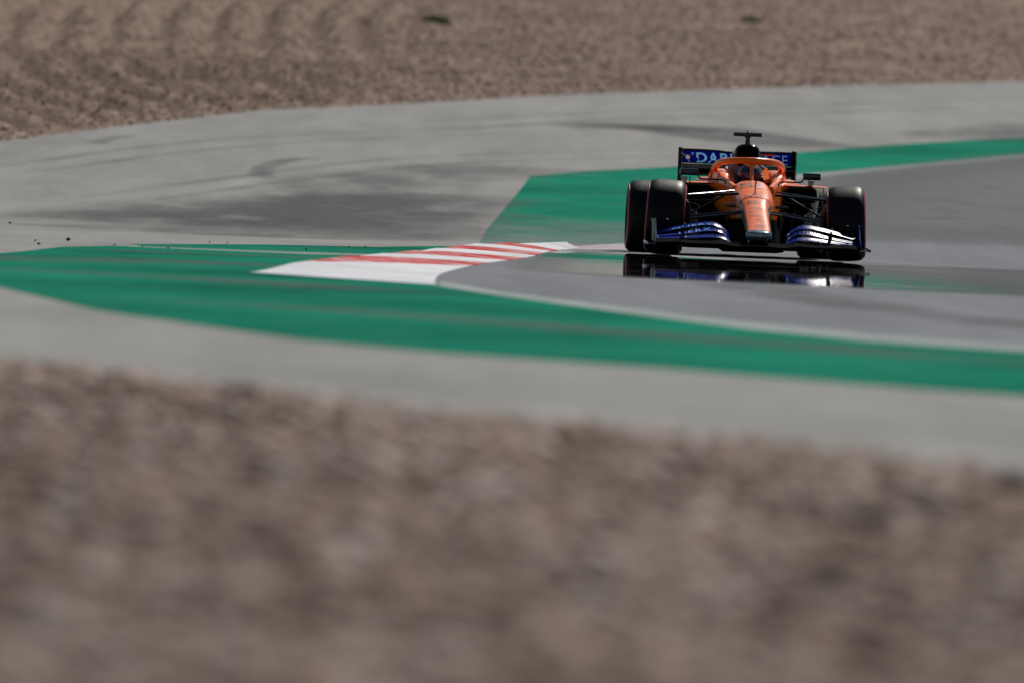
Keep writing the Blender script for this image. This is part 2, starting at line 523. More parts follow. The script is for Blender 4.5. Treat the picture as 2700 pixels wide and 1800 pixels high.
def vnoise(X, Y, s, seed):
    """smooth value noise with cell size s"""
    g = np.random.default_rng(seed).random((512, 512))
    x = X / s; y = Y / s
    xi = np.floor(x).astype(int); yi = np.floor(y).astype(int)
    fx = x - xi; fy = y - yi
    fx = fx * fx * (3 - 2 * fx); fy = fy * fy * (3 - 2 * fy)
    q = lambda a, b: g[a % 512, b % 512]
    return (q(xi, yi) * (1 - fx) + q(xi + 1, yi) * fx) * (1 - fy) + (q(xi, yi + 1) * (1 - fx) + q(xi + 1, yi + 1) * fx) * fy - 0.5

def axis(parts):
    out = [np.arange(a, b, s) for a, b, s in parts]
    return np.unique(np.round(np.concatenate(out), 4))

def gravel_height(X, Y):
    z = np.interp(Y, YK, ZK)
    ins = inside(RUNOFF, X, Y)
    d = edge_dist(RUNOFF, X, Y)
    m = np.clip(d / 1.2, 0, 1)
    far = np.clip((Y - 120) / 10, 0, 1)
    nr = 1 - far
    h = vnoise(X, Y, 0.28, 1) * (0.008 + 0.032 * nr) + vnoise(X, Y, 0.13, 2) * (0.006 + 0.034 * nr) + vnoise(X, Y, 0.9, 3) * (0.030 + 0.02 * nr) + vnoise(X, Y, 3.5, 4) * 0.06
    # rake and tyre furrows curving over the far bed
    g = -7.0 + 0.0016 * (Y - 199) ** 2
    ph = (X - g + vnoise(X, Y, 4.5, 5) * 0.45) / 0.86
    fade = np.clip((-0.9 - X) / 2.2, 0, 1) * np.clip((228 - Y) / 12, 0, 1)
    fur = np.sin(2 * PI * ph) * (0.115 + 0.09 * vnoise(X, Y, 6.0, 8)) * fade
    h = h * (1 + 0.5 * far) + fur * far
    return np.where(ins, z - 0.05 - np.clip(d, 0, 1) * 0.03, z + 0.004 + m * (h + 0.02))

def build_ground():
    xs = axis([(-1500, -60, 60), (-60, -15, 5), (-15, -3.2, .11), (-3.2, 3.4, .055), (3.4, 15, .11), (15, 60, 5), (60, 1501, 60)])
    ys = axis([(-60, 12, 4), (12, 18, 1), (18, 60, .10), (60, 128, 1), (128, 225, .22), (225, 300, 3)])
    X, Y = np.meshgrid(xs, ys)
    Z = gravel_height(X, Y)
    nx, ny = len(xs), len(ys)
    # skirt of terrain out to the horizon
    ye = np.array([420, 700, 1200, 2200.]); ze = np.array([9.5, 12, 13, 13.])
    X = np.vstack([X, np.tile(xs, (4, 1))]); Y = np.vstack([Y, np.repeat(ye[:, None], nx, 1)]); Z = np.vstack([Z, np.repeat(ze[:, None], nx, 1)])
    yb = np.array([-900., -200.])
    X = np.vstack([np.tile(xs, (2, 1)), X]); Y = np.vstack([np.repeat(yb[:, None], nx, 1), Y]); Z = np.vstack([np.zeros((2, nx)), Z])
    ny += 6
    co = np.stack([X, Y, Z], -1).reshape(-1, 3)
    i = np.arange(ny - 1)[:, None] * nx + np.arange(nx - 1)[None]
    q = np.stack([i, i + 1, i + nx + 1, i + nx], -1).reshape(-1, 4)
    return np_mesh('ground', co, q, 'gravel', True)

def np_mesh(name, co, q, mat, smooth):
    me = bpy.data.meshes.new(name)
    me.vertices.add(len(co))
    me.vertices.foreach_set('co', np.ascontiguousarray(co, dtype=np.float32).ravel())
    k = q.shape[1]
    me.loops.add(q.size)
    me.loops.foreach_set('vertex_index', np.ascontiguousarray(q, dtype=np.int32).ravel())
    me.polygons.add(len(q))
    me.polygons.foreach_set('loop_start', np.arange(0, q.size, k, dtype=np.int32))
    me.polygons.foreach_set('loop_total', np.full(len(q), k, dtype=np.int32))
    me.update(calc_edges=True)
    return link(name, me, mat, None, smooth)

tag(build_ground(), kind='structure')

def sheet(name, poly, lift, mat, smoothing=4, label=None):
    """flat painted or paved area laid on the terrain: outline, cut at the terrain's rows, lifted a few mm"""
    pts = [Vector((p[0], p[1], 0)) for p in poly]
    if smoothing:
        pts = catmull(pts + [pts[0]], smoothing)[:-1]
    bm = bmesh.new()
    vs = [bm.verts.new(p) for p in pts]
    f = bm.faces.new(vs)
    bmesh.ops.triangulate(bm, faces=[f])
    y0 = min(p.y for p in pts); y1 = max(p.y for p in pts)
    for k in range(int(math.ceil(y0)), int(math.floor(y1)) + 1):
        g = bm.verts[:] + bm.edges[:] + bm.faces[:]
        bmesh.ops.bisect_plane(bm, geom=g, plane_co=(0, k, 0), plane_no=(0, 1, 0), dist=1e-5)
    for v in bm.verts:
        v.co.z = prof(v.co.y) + lift
    for f in bm.faces:
        if f.normal.z < 0:
            f.normal_flip()
    bm.normal_update()
    for f in bm.faces:
        if f.normal.z < 0:
            f.normal_flip()
    me = bpy.data.meshes.new(name)
    bm.to_mesh(me)
    bm.free()
    o = link(name, me, mat, None, False)
    return tag(o, kind='structure')

sheet('runoff_asphalt', RUNOFF, 0.0010, 'runoff', 0)
sheet('track', TRACK, 0.0014, 'track', 0)
sheet('green_paint', GREEN_NEAR, 0.0018, 'green', 0)
sheet('green_paint_strip', GREEN_STRIP, 0.0022, 'green', 0)
sheet('green_paint_wedge', GREEN_FAR, 0.0018, 'green_far', 0)
sheet('white_line', WHITE_NEAR, 0.0022, 'white', 0)
sheet('white_line', WHITE_FAR, 0.0022, 'white', 0)
sheet('worn_kerb_paint', KERB_FAR, 0.0026, 'pink_worn', 0)

def ribbon(name, pts, w, lift, mat, per=8):
    P = catmull([(p[0], p[1], 0) for p in pts], per)
    rows = []
    for i, p in enumerate(P):
        d = (P[min(i + 1, len(P) - 1)] - P[max(i - 1, 0)]).normalized()
        n = Vector((-d.y, d.x, 0))
        rows.append([p + n * (w * (j / 4 - 0.5)) for j in range(5)])
    v = [(q.x, q.y, prof(q.y) + lift) for R in rows for q in R]
    f = []
    uvs = []
    for i in range(len(rows) - 1):
        for j in range(4):
            f.append((i * 5 + j, i * 5 + j + 1, (i + 1) * 5 + j + 1, (i + 1) * 5 + j))
            for (a, b) in ((i, j), (i, j + 1), (i + 1, j + 1), (i + 1, j)):
                uvs.append((a / (len(rows) - 1), b / 4))
    me = bpy.data.meshes.new(name)
    me.from_pydata(v, [], f)
    uv = me.uv_layers.new(name='UVMap')
    for k, q in enumerate(uvs):
        uv.data[k].uv = q
    bm = bmesh.new()
    bm.from_mesh(me)
    for k in range(int(math.ceil(min(q[1] for q in v))), int(math.floor(max(q[1] for q in v))) + 1):
        bmesh.ops.bisect_plane(bm, geom=bm.verts[:] + bm.edges[:] + bm.faces[:], plane_co=(0, k, 0), plane_no=(0, 1, 0), dist=1e-5)
    for p in bm.verts:
        p.co.z = prof(p.co.y) + lift
    bm.to_mesh(me)
    bm.free()
    o = link(name, me, mat, None, False)
    return tag(o, kind='structure')

ribbon('skid_mark', [(1.3, 151.1), (1.57, 152.9), (1.93, 153.6), (2.33, 152.6), (2.8, 150.6), (3.36, 148.6), (4.2, 147.0)], 2.3, 0.0029, 'line')
ribbon('skid_mark', [(-2.1, 119.0), (-1.89, 122.4), (-1.57, 128.4), (-1.16, 130.6), (-.3, 134.0), (0.2, 135.8)], 2.6, 0.0032, 'skid')
ribbon('skid_mark', [(-4.6, 109.2), (-3.62, 112.8), (-2.91, 117.0), (-1.87, 121.0), (-.6, 122.5)], 2.8, 0.0035, 'skid')
ribbon('skid_mark', [(-2.2, 110), (-1.6, 113.5), (-1.1, 116.5), (-.7, 119)], 3.0, 0.0038, 'skid')
ribbon('skid_mark', [(-3.0, 109), (-2.0, 114.5), (-1.3, 121), (-.8, 125.0)], 2.8, 0.0041, 'skid')
ribbon('skid_mark', [(-2.86, 127.8), (-2.95, 131.5), (-2.72, 134.8), (-2.3, 136.0)], 0.35, 0.0044, 'skid')
ribbon('skid_mark', [(-5.15, 137.8), (-5.05, 140), (-4.8, 141.5)], 0.3, 0.0047, 'skid')
ribbon('skid_mark', [(5.6, 152.5), (7.2, 157.5), (9.5, 165), (12, 171)], 3.0, 0.0050, 'skid')

for (pts, w_) in (([(-4.4, 106.5), (-2.9, 108), (-1.8, 110.5), (-1.2, 113.5)], 3.4), ([(-3.6, 110), (-2.4, 115), (-1.5, 120), (-.9, 125)], 3.4), ([(-2.8, 105), (-1.8, 107), (-1.0, 109.0), (-.6, 111)], 1.8)):
    ribbon('rubber_stain', pts, w_, .0066 + .0004 * w_, 'stain')
for (pts, w_, q) in (([(-4.5, 83.0), (-3.6, 84.6), (-2.6, 86.0), (-1.7, 86.8)], 2.2, 0), ([(-4.2, 79.2), (-3.3, 78.2), (-2.0, 77.0), (-.6, 74.0)], 1.6, 1), ([(-3.4, 90.4), (-2.4, 91.0), (-1.5, 91.0)], 1.2, 2), ([(-2.6, 68), (-.8, 66), (1.0, 62), (3.2, 57)], 1.2, 3)):
    ribbon('tyre_scuff', pts, w_, .0030 + .0003 * q, 'stain')
# painted sheen loss on the uphill track, racing-line rubber and faint single tyre tracks
ribbon('racing_line_and_shade', [(22, 178), (13.5, 163), (8.6, 147), (6.0, 136), (5.0, 126), (4.6, 119), (4.7, 113)], 5.2, .0030, 'line')  # darker colour stands in for weaker sheen where the track climbs
ribbon('racing_line_and_shade', [(3.2, 97), (3.6, 92), (4.2, 84), (5.5, 74), (8, 62)], 1.6, .0026, 'faint')
ribbon('racing_line_and_shade', [(1.6, 88), (2.2, 78), (3.6, 68), (6.5, 58)], 1.0, .0029, 'skid')
for q, (x0, y0, x1, y1, x2, y2, x3, y3, w_) in enumerate(((-6.2, 126, -4.6, 137, -2.6, 145, 0.6, 153, .28), (-5.6, 126, -4.0, 136, -2.0, 143.5, 1.2, 151, .28),
        (-4.6, 118, -3.2, 128, -1.4, 137, 1.4, 143, .30), (-4.0, 117, -2.6, 127, -0.8, 135.5, 2.0, 141.5, .30), (-2.2, 148, 0.4, 157, 3.6, 165, 7.6, 174, .4),
        (-1.4, 147, 1.2, 155.5, 4.4, 163, 8.2, 171.5, .4), (-2.4, 47, -1.2, 44.6, 0.4, 41.8, 2.4, 38.6, .25), (-1.6, 52, 0.0, 48, 1.6, 44.5, 3.2, 42, .25))):
    ribbon('tyre_track', [(x0, y0), (x1, y1), (x2, y2), (x3, y3)], w_, .0052 + .0002 * q, 'faint')

def mirage_patch():
    # added mirror strip ahead of the car standing in for the heat mirage
    near = [(-0.1, 87.6), (0.6, 86.6), (1.6, 85.6), (2.7, 85.0), (3.9, 84.2), (5.6, 83.2), (8, 82.2)]
    far = [(0.0, 102.8), (0.9, 103.4), (1.7, 103.5), (2.7, 103.4), (4.2, 102.9), (5.8, 102.0), (8.2, 101.0)]
    a = catmull([(p[0], p[1], 0) for p in near], 4)
    b = catmull([(p[0], p[1], 0) for p in far], 4)
    v = []; f = []; uvs = []
    n = len(a)
    for i in range(n):
        for j in range(21):
            p = a[i].lerp(b[i], j / 20)
            v.append((p.x, p.y, prof(p.y) + 0.0021))
    for i in range(n - 1):
        for j in range(20):
            f.append((i * 21 + j, (i + 1) * 21 + j, (i + 1) * 21 + j + 1, i * 21 + j + 1))
            uvs += [(i / (n - 1), j / 20), ((i + 1) / (n - 1), j / 20), ((i + 1) / (n - 1), (j + 1) / 20), (i / (n - 1), (j + 1) / 20)]
    me = bpy.data.meshes.new('track_mirage')
    me.from_pydata(v, [], f)
    uv = me.uv_layers.new(name='UVMap')
    for k, q in enumerate(uvs):
        uv.data[k].uv = q
    tag(link('track_mirage', me, 'mirage', None, True), kind='structure')
mirage_patch()

# ------------------------------------------------------------------ kerb: raised blocks, alternating red and white
def kerb():
    root = bpy.data.objects.new('kerb', None)
    COL.objects.link(root)
    root.location = (-1.0, 90, 0)
    tag(root, 'red and white striped kerb on the outside of the bend with a broad white ramp end', 'kerb')
    L = catmull([(-1.90, 81.6), (-1.80, 82.8), (-1.62, 86.2), (-1.44, 88.0), (-1.27, 89.8), (-1.10, 91.2), (-.96, 92.9), (-.80, 94.5), (-.60, 97.0), (-.42, 100.0), (-.2, 102.5), (.05, 104.5), (.42, 106.2)], 8)
    R = catmull([(-.52, 78.6), (-.56, 80.0), (-.56, 84.3), (-.47, 87.2), (-.32, 90.2), (-.2, 92.0), (-.07, 93.6), (.05, 95.0), (.18, 97.5), (.28, 100.5), (.38, 103.0), (.47, 104.8), (.60, 105.9)], 8)
    def along(E, y):
        ys = [p.y for p in E]
        return Vector((float(np.interp(y, ys, [p.x for p in E])), y, 0))
    cl = [81.6, 86.0, 88.8, 91.0, 93.4, 95.4, 98.0, 100.2, 103.0, 106.2]
    cr = [78.6, 89.6, 91.8, 93.6, 95.6, 97.4, 99.4, 101.4, 103.4, 105.9]
    off = -root.location
    for k in range(9):
        loops = []
        nst = 16 if k == 0 else 7
        for i in range(nst):
            t = i / (nst - 1)
            l = along(L, cl[k] + (cl[k + 1] - cl[k]) * t)
            r = along(R, cr[k] + (cr[k + 1] - cr[k]) * t)
            rise = min(1.0, t * 1.2) if k == 0 else 1.0
            ph = rise * (0.038 + (0.016 * t if k else 0))    # each block climbs a little towards its far end
            m, m2 = l.lerp(r, 0.35), l.lerp(r, 0.75)
            ln = [(l.x, l.y, prof(l.y) - 0.03), (l.x, l.y, prof(l.y) + 0.006 + ph * .8), (l.x + .06, l.y, prof(l.y) + 0.006 + ph), (m.x, m.y, prof(m.y) + .006 + ph * .85), (m2.x, m2.y, prof(m2.y) + .006 + ph * .35),
                  (r.x, r.y, prof(r.y) + 0.006), (r.x, r.y, prof(r.y) - 0.03)]
            loops.append([Vector(q) + off for q in ln])
        MB().loft(loops).build('kerb_block', 'kerb_red' if k % 2 else 'kerb_white', root, smooth=True, sharp=25)
kerb()

# ------------------------------------------------------------------ gravel stones (loose stones on both gravel beds)
def stones(name, n, box, smin, smax, seed, faces8):
    R = np.random.default_rng(seed)
    if faces8:
        bv = np.array([(1, 0, 0), (0, 1, 0), (-1, 0, 0), (0, -1, 0), (0, 0, 1), (0, 0, -1)], float)
        bf = np.array([(0, 1, 4), (1, 2, 4), (2, 3, 4), (3, 0, 4), (1, 0, 5), (2, 1, 5), (3, 2, 5), (0, 3, 5)])
    else:
        bm = bmesh.new()
        bmesh.ops.create_icosphere(bm, subdivisions=1, radius=1)
        bm.verts.index_update()
        bv = np.array([tuple(v.co) for v in bm.verts]); bf = np.array([[v.index for v in f.verts] for f in bm.faces])
        bm.free()
    y0, y1, kx, x0 = box
    Y = y0 + (y1 - y0) * R.random(n * 2) ** 0.85
    X = (R.random(n * 2) + R.random(n * 2) - 1) * (kx * Y + x0)      # thinning out to the sides
    keep = ~inside(RUNOFF, X, Y)
    X = X[keep][:n]; Y = Y[keep][:n]
    n = len(X)
    Z = gravel_height(X, Y)
    s = smin + (smax - smin) * R.random(n) ** 2.6
    V = bv[None] * (0.75 + 0.5 * R.random((n, len(bv), 1)))
    a = R.random(n) * 2 * PI
    sc = np.stack([s * (0.8 + .6 * R.random(n)), s * (0.8 + .5 * R.random(n)), s * (0.55 + .35 * R.random(n))], -1)
    V = V * sc[:, None, :]
    c, sn = np.cos(a)[:, None], np.sin(a)[:, None]
    x = V[..., 0] * c - V[..., 1] * sn; y = V[..., 0] * sn + V[..., 1] * c
    co = np.stack([x + X[:, None], y + Y[:, None], V[..., 2] + Z[:, None] + (s * 0.2)[:, None]], -1).reshape(-1, 3)
    q = (bf[None] + (np.arange(n) * len(bv))[:, None, None]).reshape(-1, 3)
    tag(np_mesh(name, co, q, 'stone', False), 'loose brown and grey gravel stones lying in the gravel bed', None, None, 'stuff')
stones('gravel', 66000, (17, 56, .085, 1.6), .012, .060, 3, False)
stones('gravel', 62000, (128, 236, .095, 3.0), .014, .042, 4, True)

# ------------------------------------------------------------------ plants in the gravel
def tuft(name, x, y, r, h, n, mat, label, cat, group):
    b = MB()
    for i in range(n):
        a = random.random() * 2 * PI
        d = r * math.sqrt(random.random())
        px, py = d * math.cos(a), d * math.sin(a) * 0.9
        hh = h * (0.45 + 0.65 * random.random()) * (1 - 0.5 * d / r)
        lean = Vector((random.uniform(-.5, .5), random.uniform(-.5, .5), 0)) * hh
        w = 0.010 + 0.010 * random.random()
        t = random.random() * PI
        s = Vector((math.cos(t), math.sin(t), 0)) * w
        p = Vector((px, py, -0.02))
        m = p + Vector((0, 0, hh * .6)) + lean * .4
        e = p + Vector((0, 0, hh)) + lean
        b.add([p - s, p + s, m + s * .8, m - s * .8, e], [(0, 1, 2, 3), (3, 2, 4)])
    o = b.build(name, mat, None, smooth=False)
    o.location = (x, y, float(gravel_height(np.array([x]), np.array([y]))[0]))
    tag(o, label, cat, group)
tuft('grass_tuft', -1.60, 199.7, 0.17, 0.20, 260, 'grass', 'bright green grass tuft in the far gravel bed, the fuller of the two', 'plant', 'grass tufts in the far gravel')
tuft('grass_tuft', -1.42, 199.9, 0.13, 0.22, 200, 'grass', 'bright green grass clump touching the fuller far tuft on its right side', 'plant', 'grass tufts in the far gravel')
tuft('grass_tuft', 4.10, 206.5, 0.20, 0.20, 220, 'grass', 'low dull green grass tuft in the far gravel above the racing car', 'plant', 'grass tufts in the far gravel')
for (x, y, r, h, lab) in ((1.02, 32.6, .075, .11, 'dark blurred weed in the near gravel, the roundest and darkest one'),
                          (-1.02, 43.0, .10, .11, 'dark weed at the edge where the near gravel meets the grey run-off'),
                          (1.56, 35.2, .07, .11, 'dark weed at the right border of the near gravel'),
                          (-1.62, 45.8, .08, .08, 'small dark weed at the run-off edge, nearer the left border')):
    tuft('weed', x, y, r, h, 420, 'weed', lab, 'plant', 'dark weeds in the near gravel')

# ------------------------------------------------------------------ rubber crumbs on the asphalt
def crumb(x, y, s, label):
    bm = bmesh.new()
    bmesh.ops.create_icosphere(bm, subdivisions=2, radius=s)
    for v in bm.verts:
        v.co *= 0.75 + 0.5 * random.random()
        v.co.z *= 0.8
    me = bpy.data.meshes.new('rubber_crumb')
    bm.to_mesh(me)
    bm.free()
    o = link('rubber_crumb', me, 'marble')
    o.location = (x, y, prof(y) + s * 0.6 + .012)
    tag(o, label, 'tyre debris', 'rubber crumbs beside the green paint')
crumb(-3.73, 94.9, .018, 'largest black rubber crumb, on the grey asphalt by the green paint tip')
crumb(-3.85, 91.9, .013, 'flat black rubber crumb just below two smaller ones at the paint tip')
for (x, y, s, lab) in ((-3.96, 93.8, .009, 'tiny black rubber crumb on grey asphalt above the paint tip, left of the largest crumb'),
                       (-2.61, 97.1, .008, 'tiny black rubber crumb above the thin green strip, left one of a pair'),
                       (-2.46, 97.1, .007, 'tiny black rubber crumb above the thin green strip, right one of a pair'),
                       (-1.43, 97.5, .008, 'tiny black rubber crumb above the kerb, left one of the pair nearest the kerb'),
                       (-1.29, 97.7, .009, 'tiny black rubber crumb above the kerb, right one of the pair nearest the kerb'),
                       (-1.74, 94.7, .011, 'black rubber crumb lying on the green strip left of the kerb'),
                       (-2.82, 92.4, .009, 'tiny black rubber crumb on the grey sliver between the two green areas, nearest the kerb'),
                       (-3.28, 93.1, .009, 'tiny black rubber crumb at the left start of the grey sliver between the green areas'),
                       (-3.04, 92.7, .007, 'smallest black rubber crumb in the grey sliver between the green areas'),
                       (-4.78, 107.4, .012, 'black rubber crumb far left on the run-off, highest of all the crumbs')):
    crumb(x, y, s, lab)

#CAR
# ------------------------------------------------------------------ racing car
CAR = bpy.data.objects.new('racing_car', None)
COL.objects.link(CAR)
CAR.location = (2.145, 102.0, 0.0)
CAR.rotation_euler.z = math.radians(1.7)
tag(CAR, 'orange and blue open-wheel racing car with a halo, head-on on the dark track', 'racing car')

def sl(y, xc, hw, zt, zb, n=4.0, k=36, ntop=None):
    """rounded rectangular section at y"""
    out = []
    zc = (zt + zb) / 2
    hh = (zt - zb) / 2
    for i in range(k):
        a = 2 * PI * i / k
        c, s = math.cos(a), math.sin(a)
        e = 2.0 / (ntop if (ntop and s > 0) else n)
        out.append(Vector((xc + hw * math.copysign(abs(c) ** e, c), y, zc + hh * math.copysign(abs(s) ** e, s))))
    return out

# --- nose and monocoque
SEC = [(-1.10, -.026, .104, .258, .165), (-.95, -.020, .108, .290, .175), (-.72, -.018, .110, .345, .20), (-.5, -.017, .112, .398, .235), (-.25, -.016, .117, .462, .28),
       (-.10, -.0145, .124, .506, .30), (.02, -.012, .142, .536, .30), (.14, -.009, .163, .560, .29), (.28, -.006, .176, .586, .27), (.5, -.005, .186, .622, .22),
       (.72, -.006, .192, .656, .16), (.86, -.007, .196, .676, .13), (.98, -.006, .198, .684, .11)]
def sec(y):
    for i in range(len(SEC) - 1):
        if SEC[i][0] <= y <= SEC[i + 1][0]:
            t = (y - SEC[i][0]) / (SEC[i + 1][0] - SEC[i][0])
            return [SEC[i][j] + t * (SEC[i + 1][j] - SEC[i][j]) for j in range(5)]
    return SEC[0] if y < SEC[0][0] else SEC[-1]
def nose_loops(ya, yb, step=.04):
    ys = [ya] + [y for y in np.arange(-1.1, 1.0, step) if ya < y < yb] + [yb]
    return [sl(y, *sec(y)[1:], n=3.1, k=48) for y in ys]
nose = MB().loft(nose_loops(-1.10, .02)).build('nose_cone', 'orange', CAR)
mono = MB().loft(nose_loops(.023, .98)).build('monocoque', 'orange', CAR)
# panel joint between nose and monocoque
MB().loft([[p + (p - Vector((s[1], p.y, (s[3] + s[4]) / 2))).normalized() * .0012 for p in sl(y, *s[1:], n=3.1, k=48)] for y, s in ((.012, sec(.012)), (.030, sec(.030)))], cap=False).build('panel_joint', 'matt_black', nose)
# dark left flank; the right one is pale to paint in sun glare
for sgn in (-1, 1):
    loops = []
    for y in np.arange(-1.09, -.09, .05):
        s = sec(y)
        full = sl(y, *s[1:], n=3.1, k=48)
        idx = list(range(-10, 5)) if sgn > 0 else list(range(20, 35))
        c = Vector((s[1], y, (s[3] + s[4]) / 2))
        loops.append([full[i % 48] + (full[i % 48] - c).normalized() * .0022 for i in idx])
    MB().loft(loops, cap=False, closed=False).build('flank_panel', 'navy' if sgn < 0 else 'silver', nose)
# tip
TIP = [(-1.105, .116, .262, .160), (-1.13, .116, .262, .160), (-1.17, .110, .258, .164), (-1.205, .095, .250, .172), (-1.228, .068, .240, .184), (-1.24, .03, .226, .198)]
MB().loft([sl(y, -.027, hw, zt, zb, n=2.8, k=40) for y, hw, zt, zb in TIP]).build('nose_tip', 'silver', CAR)
# nose pylons down to the wing
for s in (-1, 1):
    MB().loft([[Vector((-.024 + s * x + t * math.cos(a), y0 + .14 * math.sin(a), z)) for a in [2 * PI * i / 14 for i in range(14)]] for x, y0, z, t in ((.070, -.93, .20, .008), (.085, -.93, .14, .008))]).build('pylon', 'carbon', CAR)

def on_nose(yb, yt, w, xo=0.0, lift=.0016):
    """lettering lies on the top skin: base line at yb, top at yt (further back)"""
    def fn(u, t):
        y = yb + (yt - yb) * t
        s = sec(y)
        x = u * w + xo
        q = min(.999, abs(x) / s[2])
        hh = (s[3] - s[4]) / 2
        z = (s[3] + s[4]) / 2 + hh * (1 - q ** 3.1) ** (1 / 3.1)
        return Vector((s[1] + x, y, z + lift))
    return fn
lettering('race_number', '55', on_nose(.52, .80, .25), 'letter_dark', mono, bold=.05, spacing=1.05)
lettering('nose_lettering', 'QUERY', on_nose(.06, .135, .20), 'letter_dark', mono, bold=.0, spacing=1.15)
lettering('nose_lettering', 'DELL', on_nose(-.175, -.075, .155), 'letter_dark', nose, bold=.03, spacing=1.05)
lettering('nose_lettering', 'ARROW', on_nose(-.335, -.28, .135, -.004), 'letter_dark', nose)
lettering('nose_lettering', 'C', on_nose(-.475, -.395, .065, -.038), 'letter_dark', nose, bold=.02)
lettering('nose_lettering', 'PRISMA', on_nose(-.60, -.555, .135, -.004), 'letter_dark', nose, bold=.01)
lettering('nose_lettering', 'CONTRAST', on_nose(-1.035, -1.005, .105, .008), 'letter_dark', nose)
def nose_shape(name, polys, yb, yt, w, mat='letter_dark', xo=0.0):
    b = MB()
    fn = on_nose(yb, yt, w, xo)
    for P in polys:
        b.add([fn(p[0], p[1]) for p in P], [tuple(range(len(P)))])
    b.build(name, mat, nose, smooth=False)
# outlined triangle, winged emblem, ring emblem
nose_shape('triangle_emblem', [[(-.5, 0), (.5, 0), (.44, .06), (-.44, .06)], [(-.5, 0), (-.42, 0), (.03, .93), (0, 1)], [(.5, 0), (0, 1), (-.03, .93), (.42, 0)]], -.82, -.67, .10, 'letter_dark')
nose_shape('winged_emblem', [[(-.5, .05), (-.36, .2), (-.2, .25), (-.05, .1), (-.03, .7), (-.12, 1), (-.28, .85), (-.42, .5)], [(.5, .05), (.42, .5), (.28, .85), (.12, 1), (.03, .7), (.05, .1), (.2, .25), (.36, .2)]], -.955, -.885, .085)
ringp = []
for i in range(20):
    a0, a1 = 2 * PI * i / 20, 2 * PI * (i + 1) / 20
    ringp.append([(.5 * math.cos(a0), .5 + .5 * math.sin(a0)), (.5 * math.cos(a1), .5 + .5 * math.sin(a1)), (.36 * math.cos(a1), .5 + .32 * math.sin(a1)), (.36 * math.cos(a0), .5 + .32 * math.sin(a0))])
nose_shape('ring_emblem', ringp, .16, .225, .055)
# pitot tube
MB().tube([(-.010, .20, .565), (-.006, .20, .665)], .0055, 8).tube([(-.006, .20, .668), (-.004, .17, .700)], [.008, .006], 8).build('pitot_tube', 'gloss_black', CAR)

# --- cockpit sides, headrest, dashboard
for s in (-1, 1):
    L = []
    for y, xo, xi, zt, zb in ((.80, .196, .13, .640, .20), (.98, .225, .17, .672, .24), (1.2, .275, .190, .700, .34), (1.5, .312, .190, .752, .42), (1.8, .326, .185, .772, .42), (2.1, .330, .17, .78, .42), (2.4, .32, .10, .76, .42)):
        ring = []
        for a in range(20):
            t = 2 * PI * a / 20
            c, q = math.cos(t), math.sin(t)
            ring.append(Vector((s * ((xo + xi) / 2 + (xo - xi) / 2 * math.copysign(abs(c) ** .45, c)), y, (zt + zb) / 2 + (zt - zb) / 2 * math.copysign(abs(q) ** .35, q))))
        L.append(ring)
    MB().loft(L).build('cockpit_side', 'orange', CAR)
for s in (-1, 1):
    MB().loft([sl(y, s * .245, .056, zt, .60, n=5, k=28) for y, zt in ((1.37, .722), (1.385, .735), (1.42, .742), (1.7, .752), (1.95, .755))]).build('cockpit_rim', 'orange', CAR)
b = MB()
b.loft([[Vector((x, y, z)) for x, z in ((-.19, .50), (-.19, .80 - .02 * (y < 2)), (-.12, .83), (.12, .83), (.19, .80 - .02 * (y < 2)), (.19, .50))] for y in (1.98, 2.2)])
b.build('headrest', 'headrest', CAR)
for s in (-1, 1):
    MB().loft([[Vector((s * x, y, z)) for x, z in ((.185, .62), (.185, zt), (.135, zt - .015), (.130, .62))] for y, zt in ((1.55, .705), (1.75, .735), (1.99, .80))]).build('headrest_bolster', 'orange', CAR)
MB().box(-.19, .19, 1.02, 1.06, .40, .668, .006).build('dash_bulkhead', 'matt_black', CAR)
MB().box(-.19, .19, .99, 2.3, .10, .12).build('cockpit_floor', 'matt_black', CAR)
MB().loft([[Vector((x, y, z)) for x, z in ((-.19, .10), (-.19, .55), (.19, .55), (.19, .10))] for y in (2.28, 2.34)]).build('seat_bulkhead', 'matt_black', CAR)
# steering wheel
w = MB()
w.box(-.12, .12, 1.18, 1.205, .50, .60, .012)
for s in (-1, 1):
    w.tube([(s * .11, 1.19, .48), (s * .14, 1.19, .53), (s * .135, 1.19, .60), (s * .10, 1.19, .62)], .014, 8)
w.build('steering_wheel', 'matt_black', CAR)

# --- halo
H = [(-.302, 2.15, .69), (-.306, 1.95, .745), (-.305, 1.78, .785), (-.292, 1.60, .818), (-.258, 1.44, .842), (-.20, 1.31, .855), (-.13, 1.22, .861), (-.06, 1.175, .863), (0, 1.165, .863)]
H = H + [(-x, y, z) for x, y, z in H[-2::-1]]
P = catmull(H, 4)
hp = MB().tube(P, [.031 if abs(p.x) > .05 else .033 for p in P], 14, .95)
halo = hp.build('halo', 'orange', CAR)
MB().tube(catmull([(0, 1.16, .862), (-.001, 1.12, .815), (-.002, 1.06, .76), (-.004, .965, .665)], 4), [.024, .021, .019, .017, .0165] + [.016] * 8, 12).build('halo_pillar', 'orange', halo)
for s in (-1, 1):
    MB().tube(catmull([(s * .002, 1.12, .790), (s * .020, 1.15, .825), (s * .065, 1.19, .848), (s * .12, 1.225, .855)], 4), [.013] * 4 + [.02] * 9, 10).build('halo_gusset', 'orange', halo)
    MB().tube(catmull([(s * .318, 2.1, .66), (s * .316, 1.95, .71), (s * .312, 1.85, .745)], 3), .036, 12).build('halo_mount', 'orange', halo)

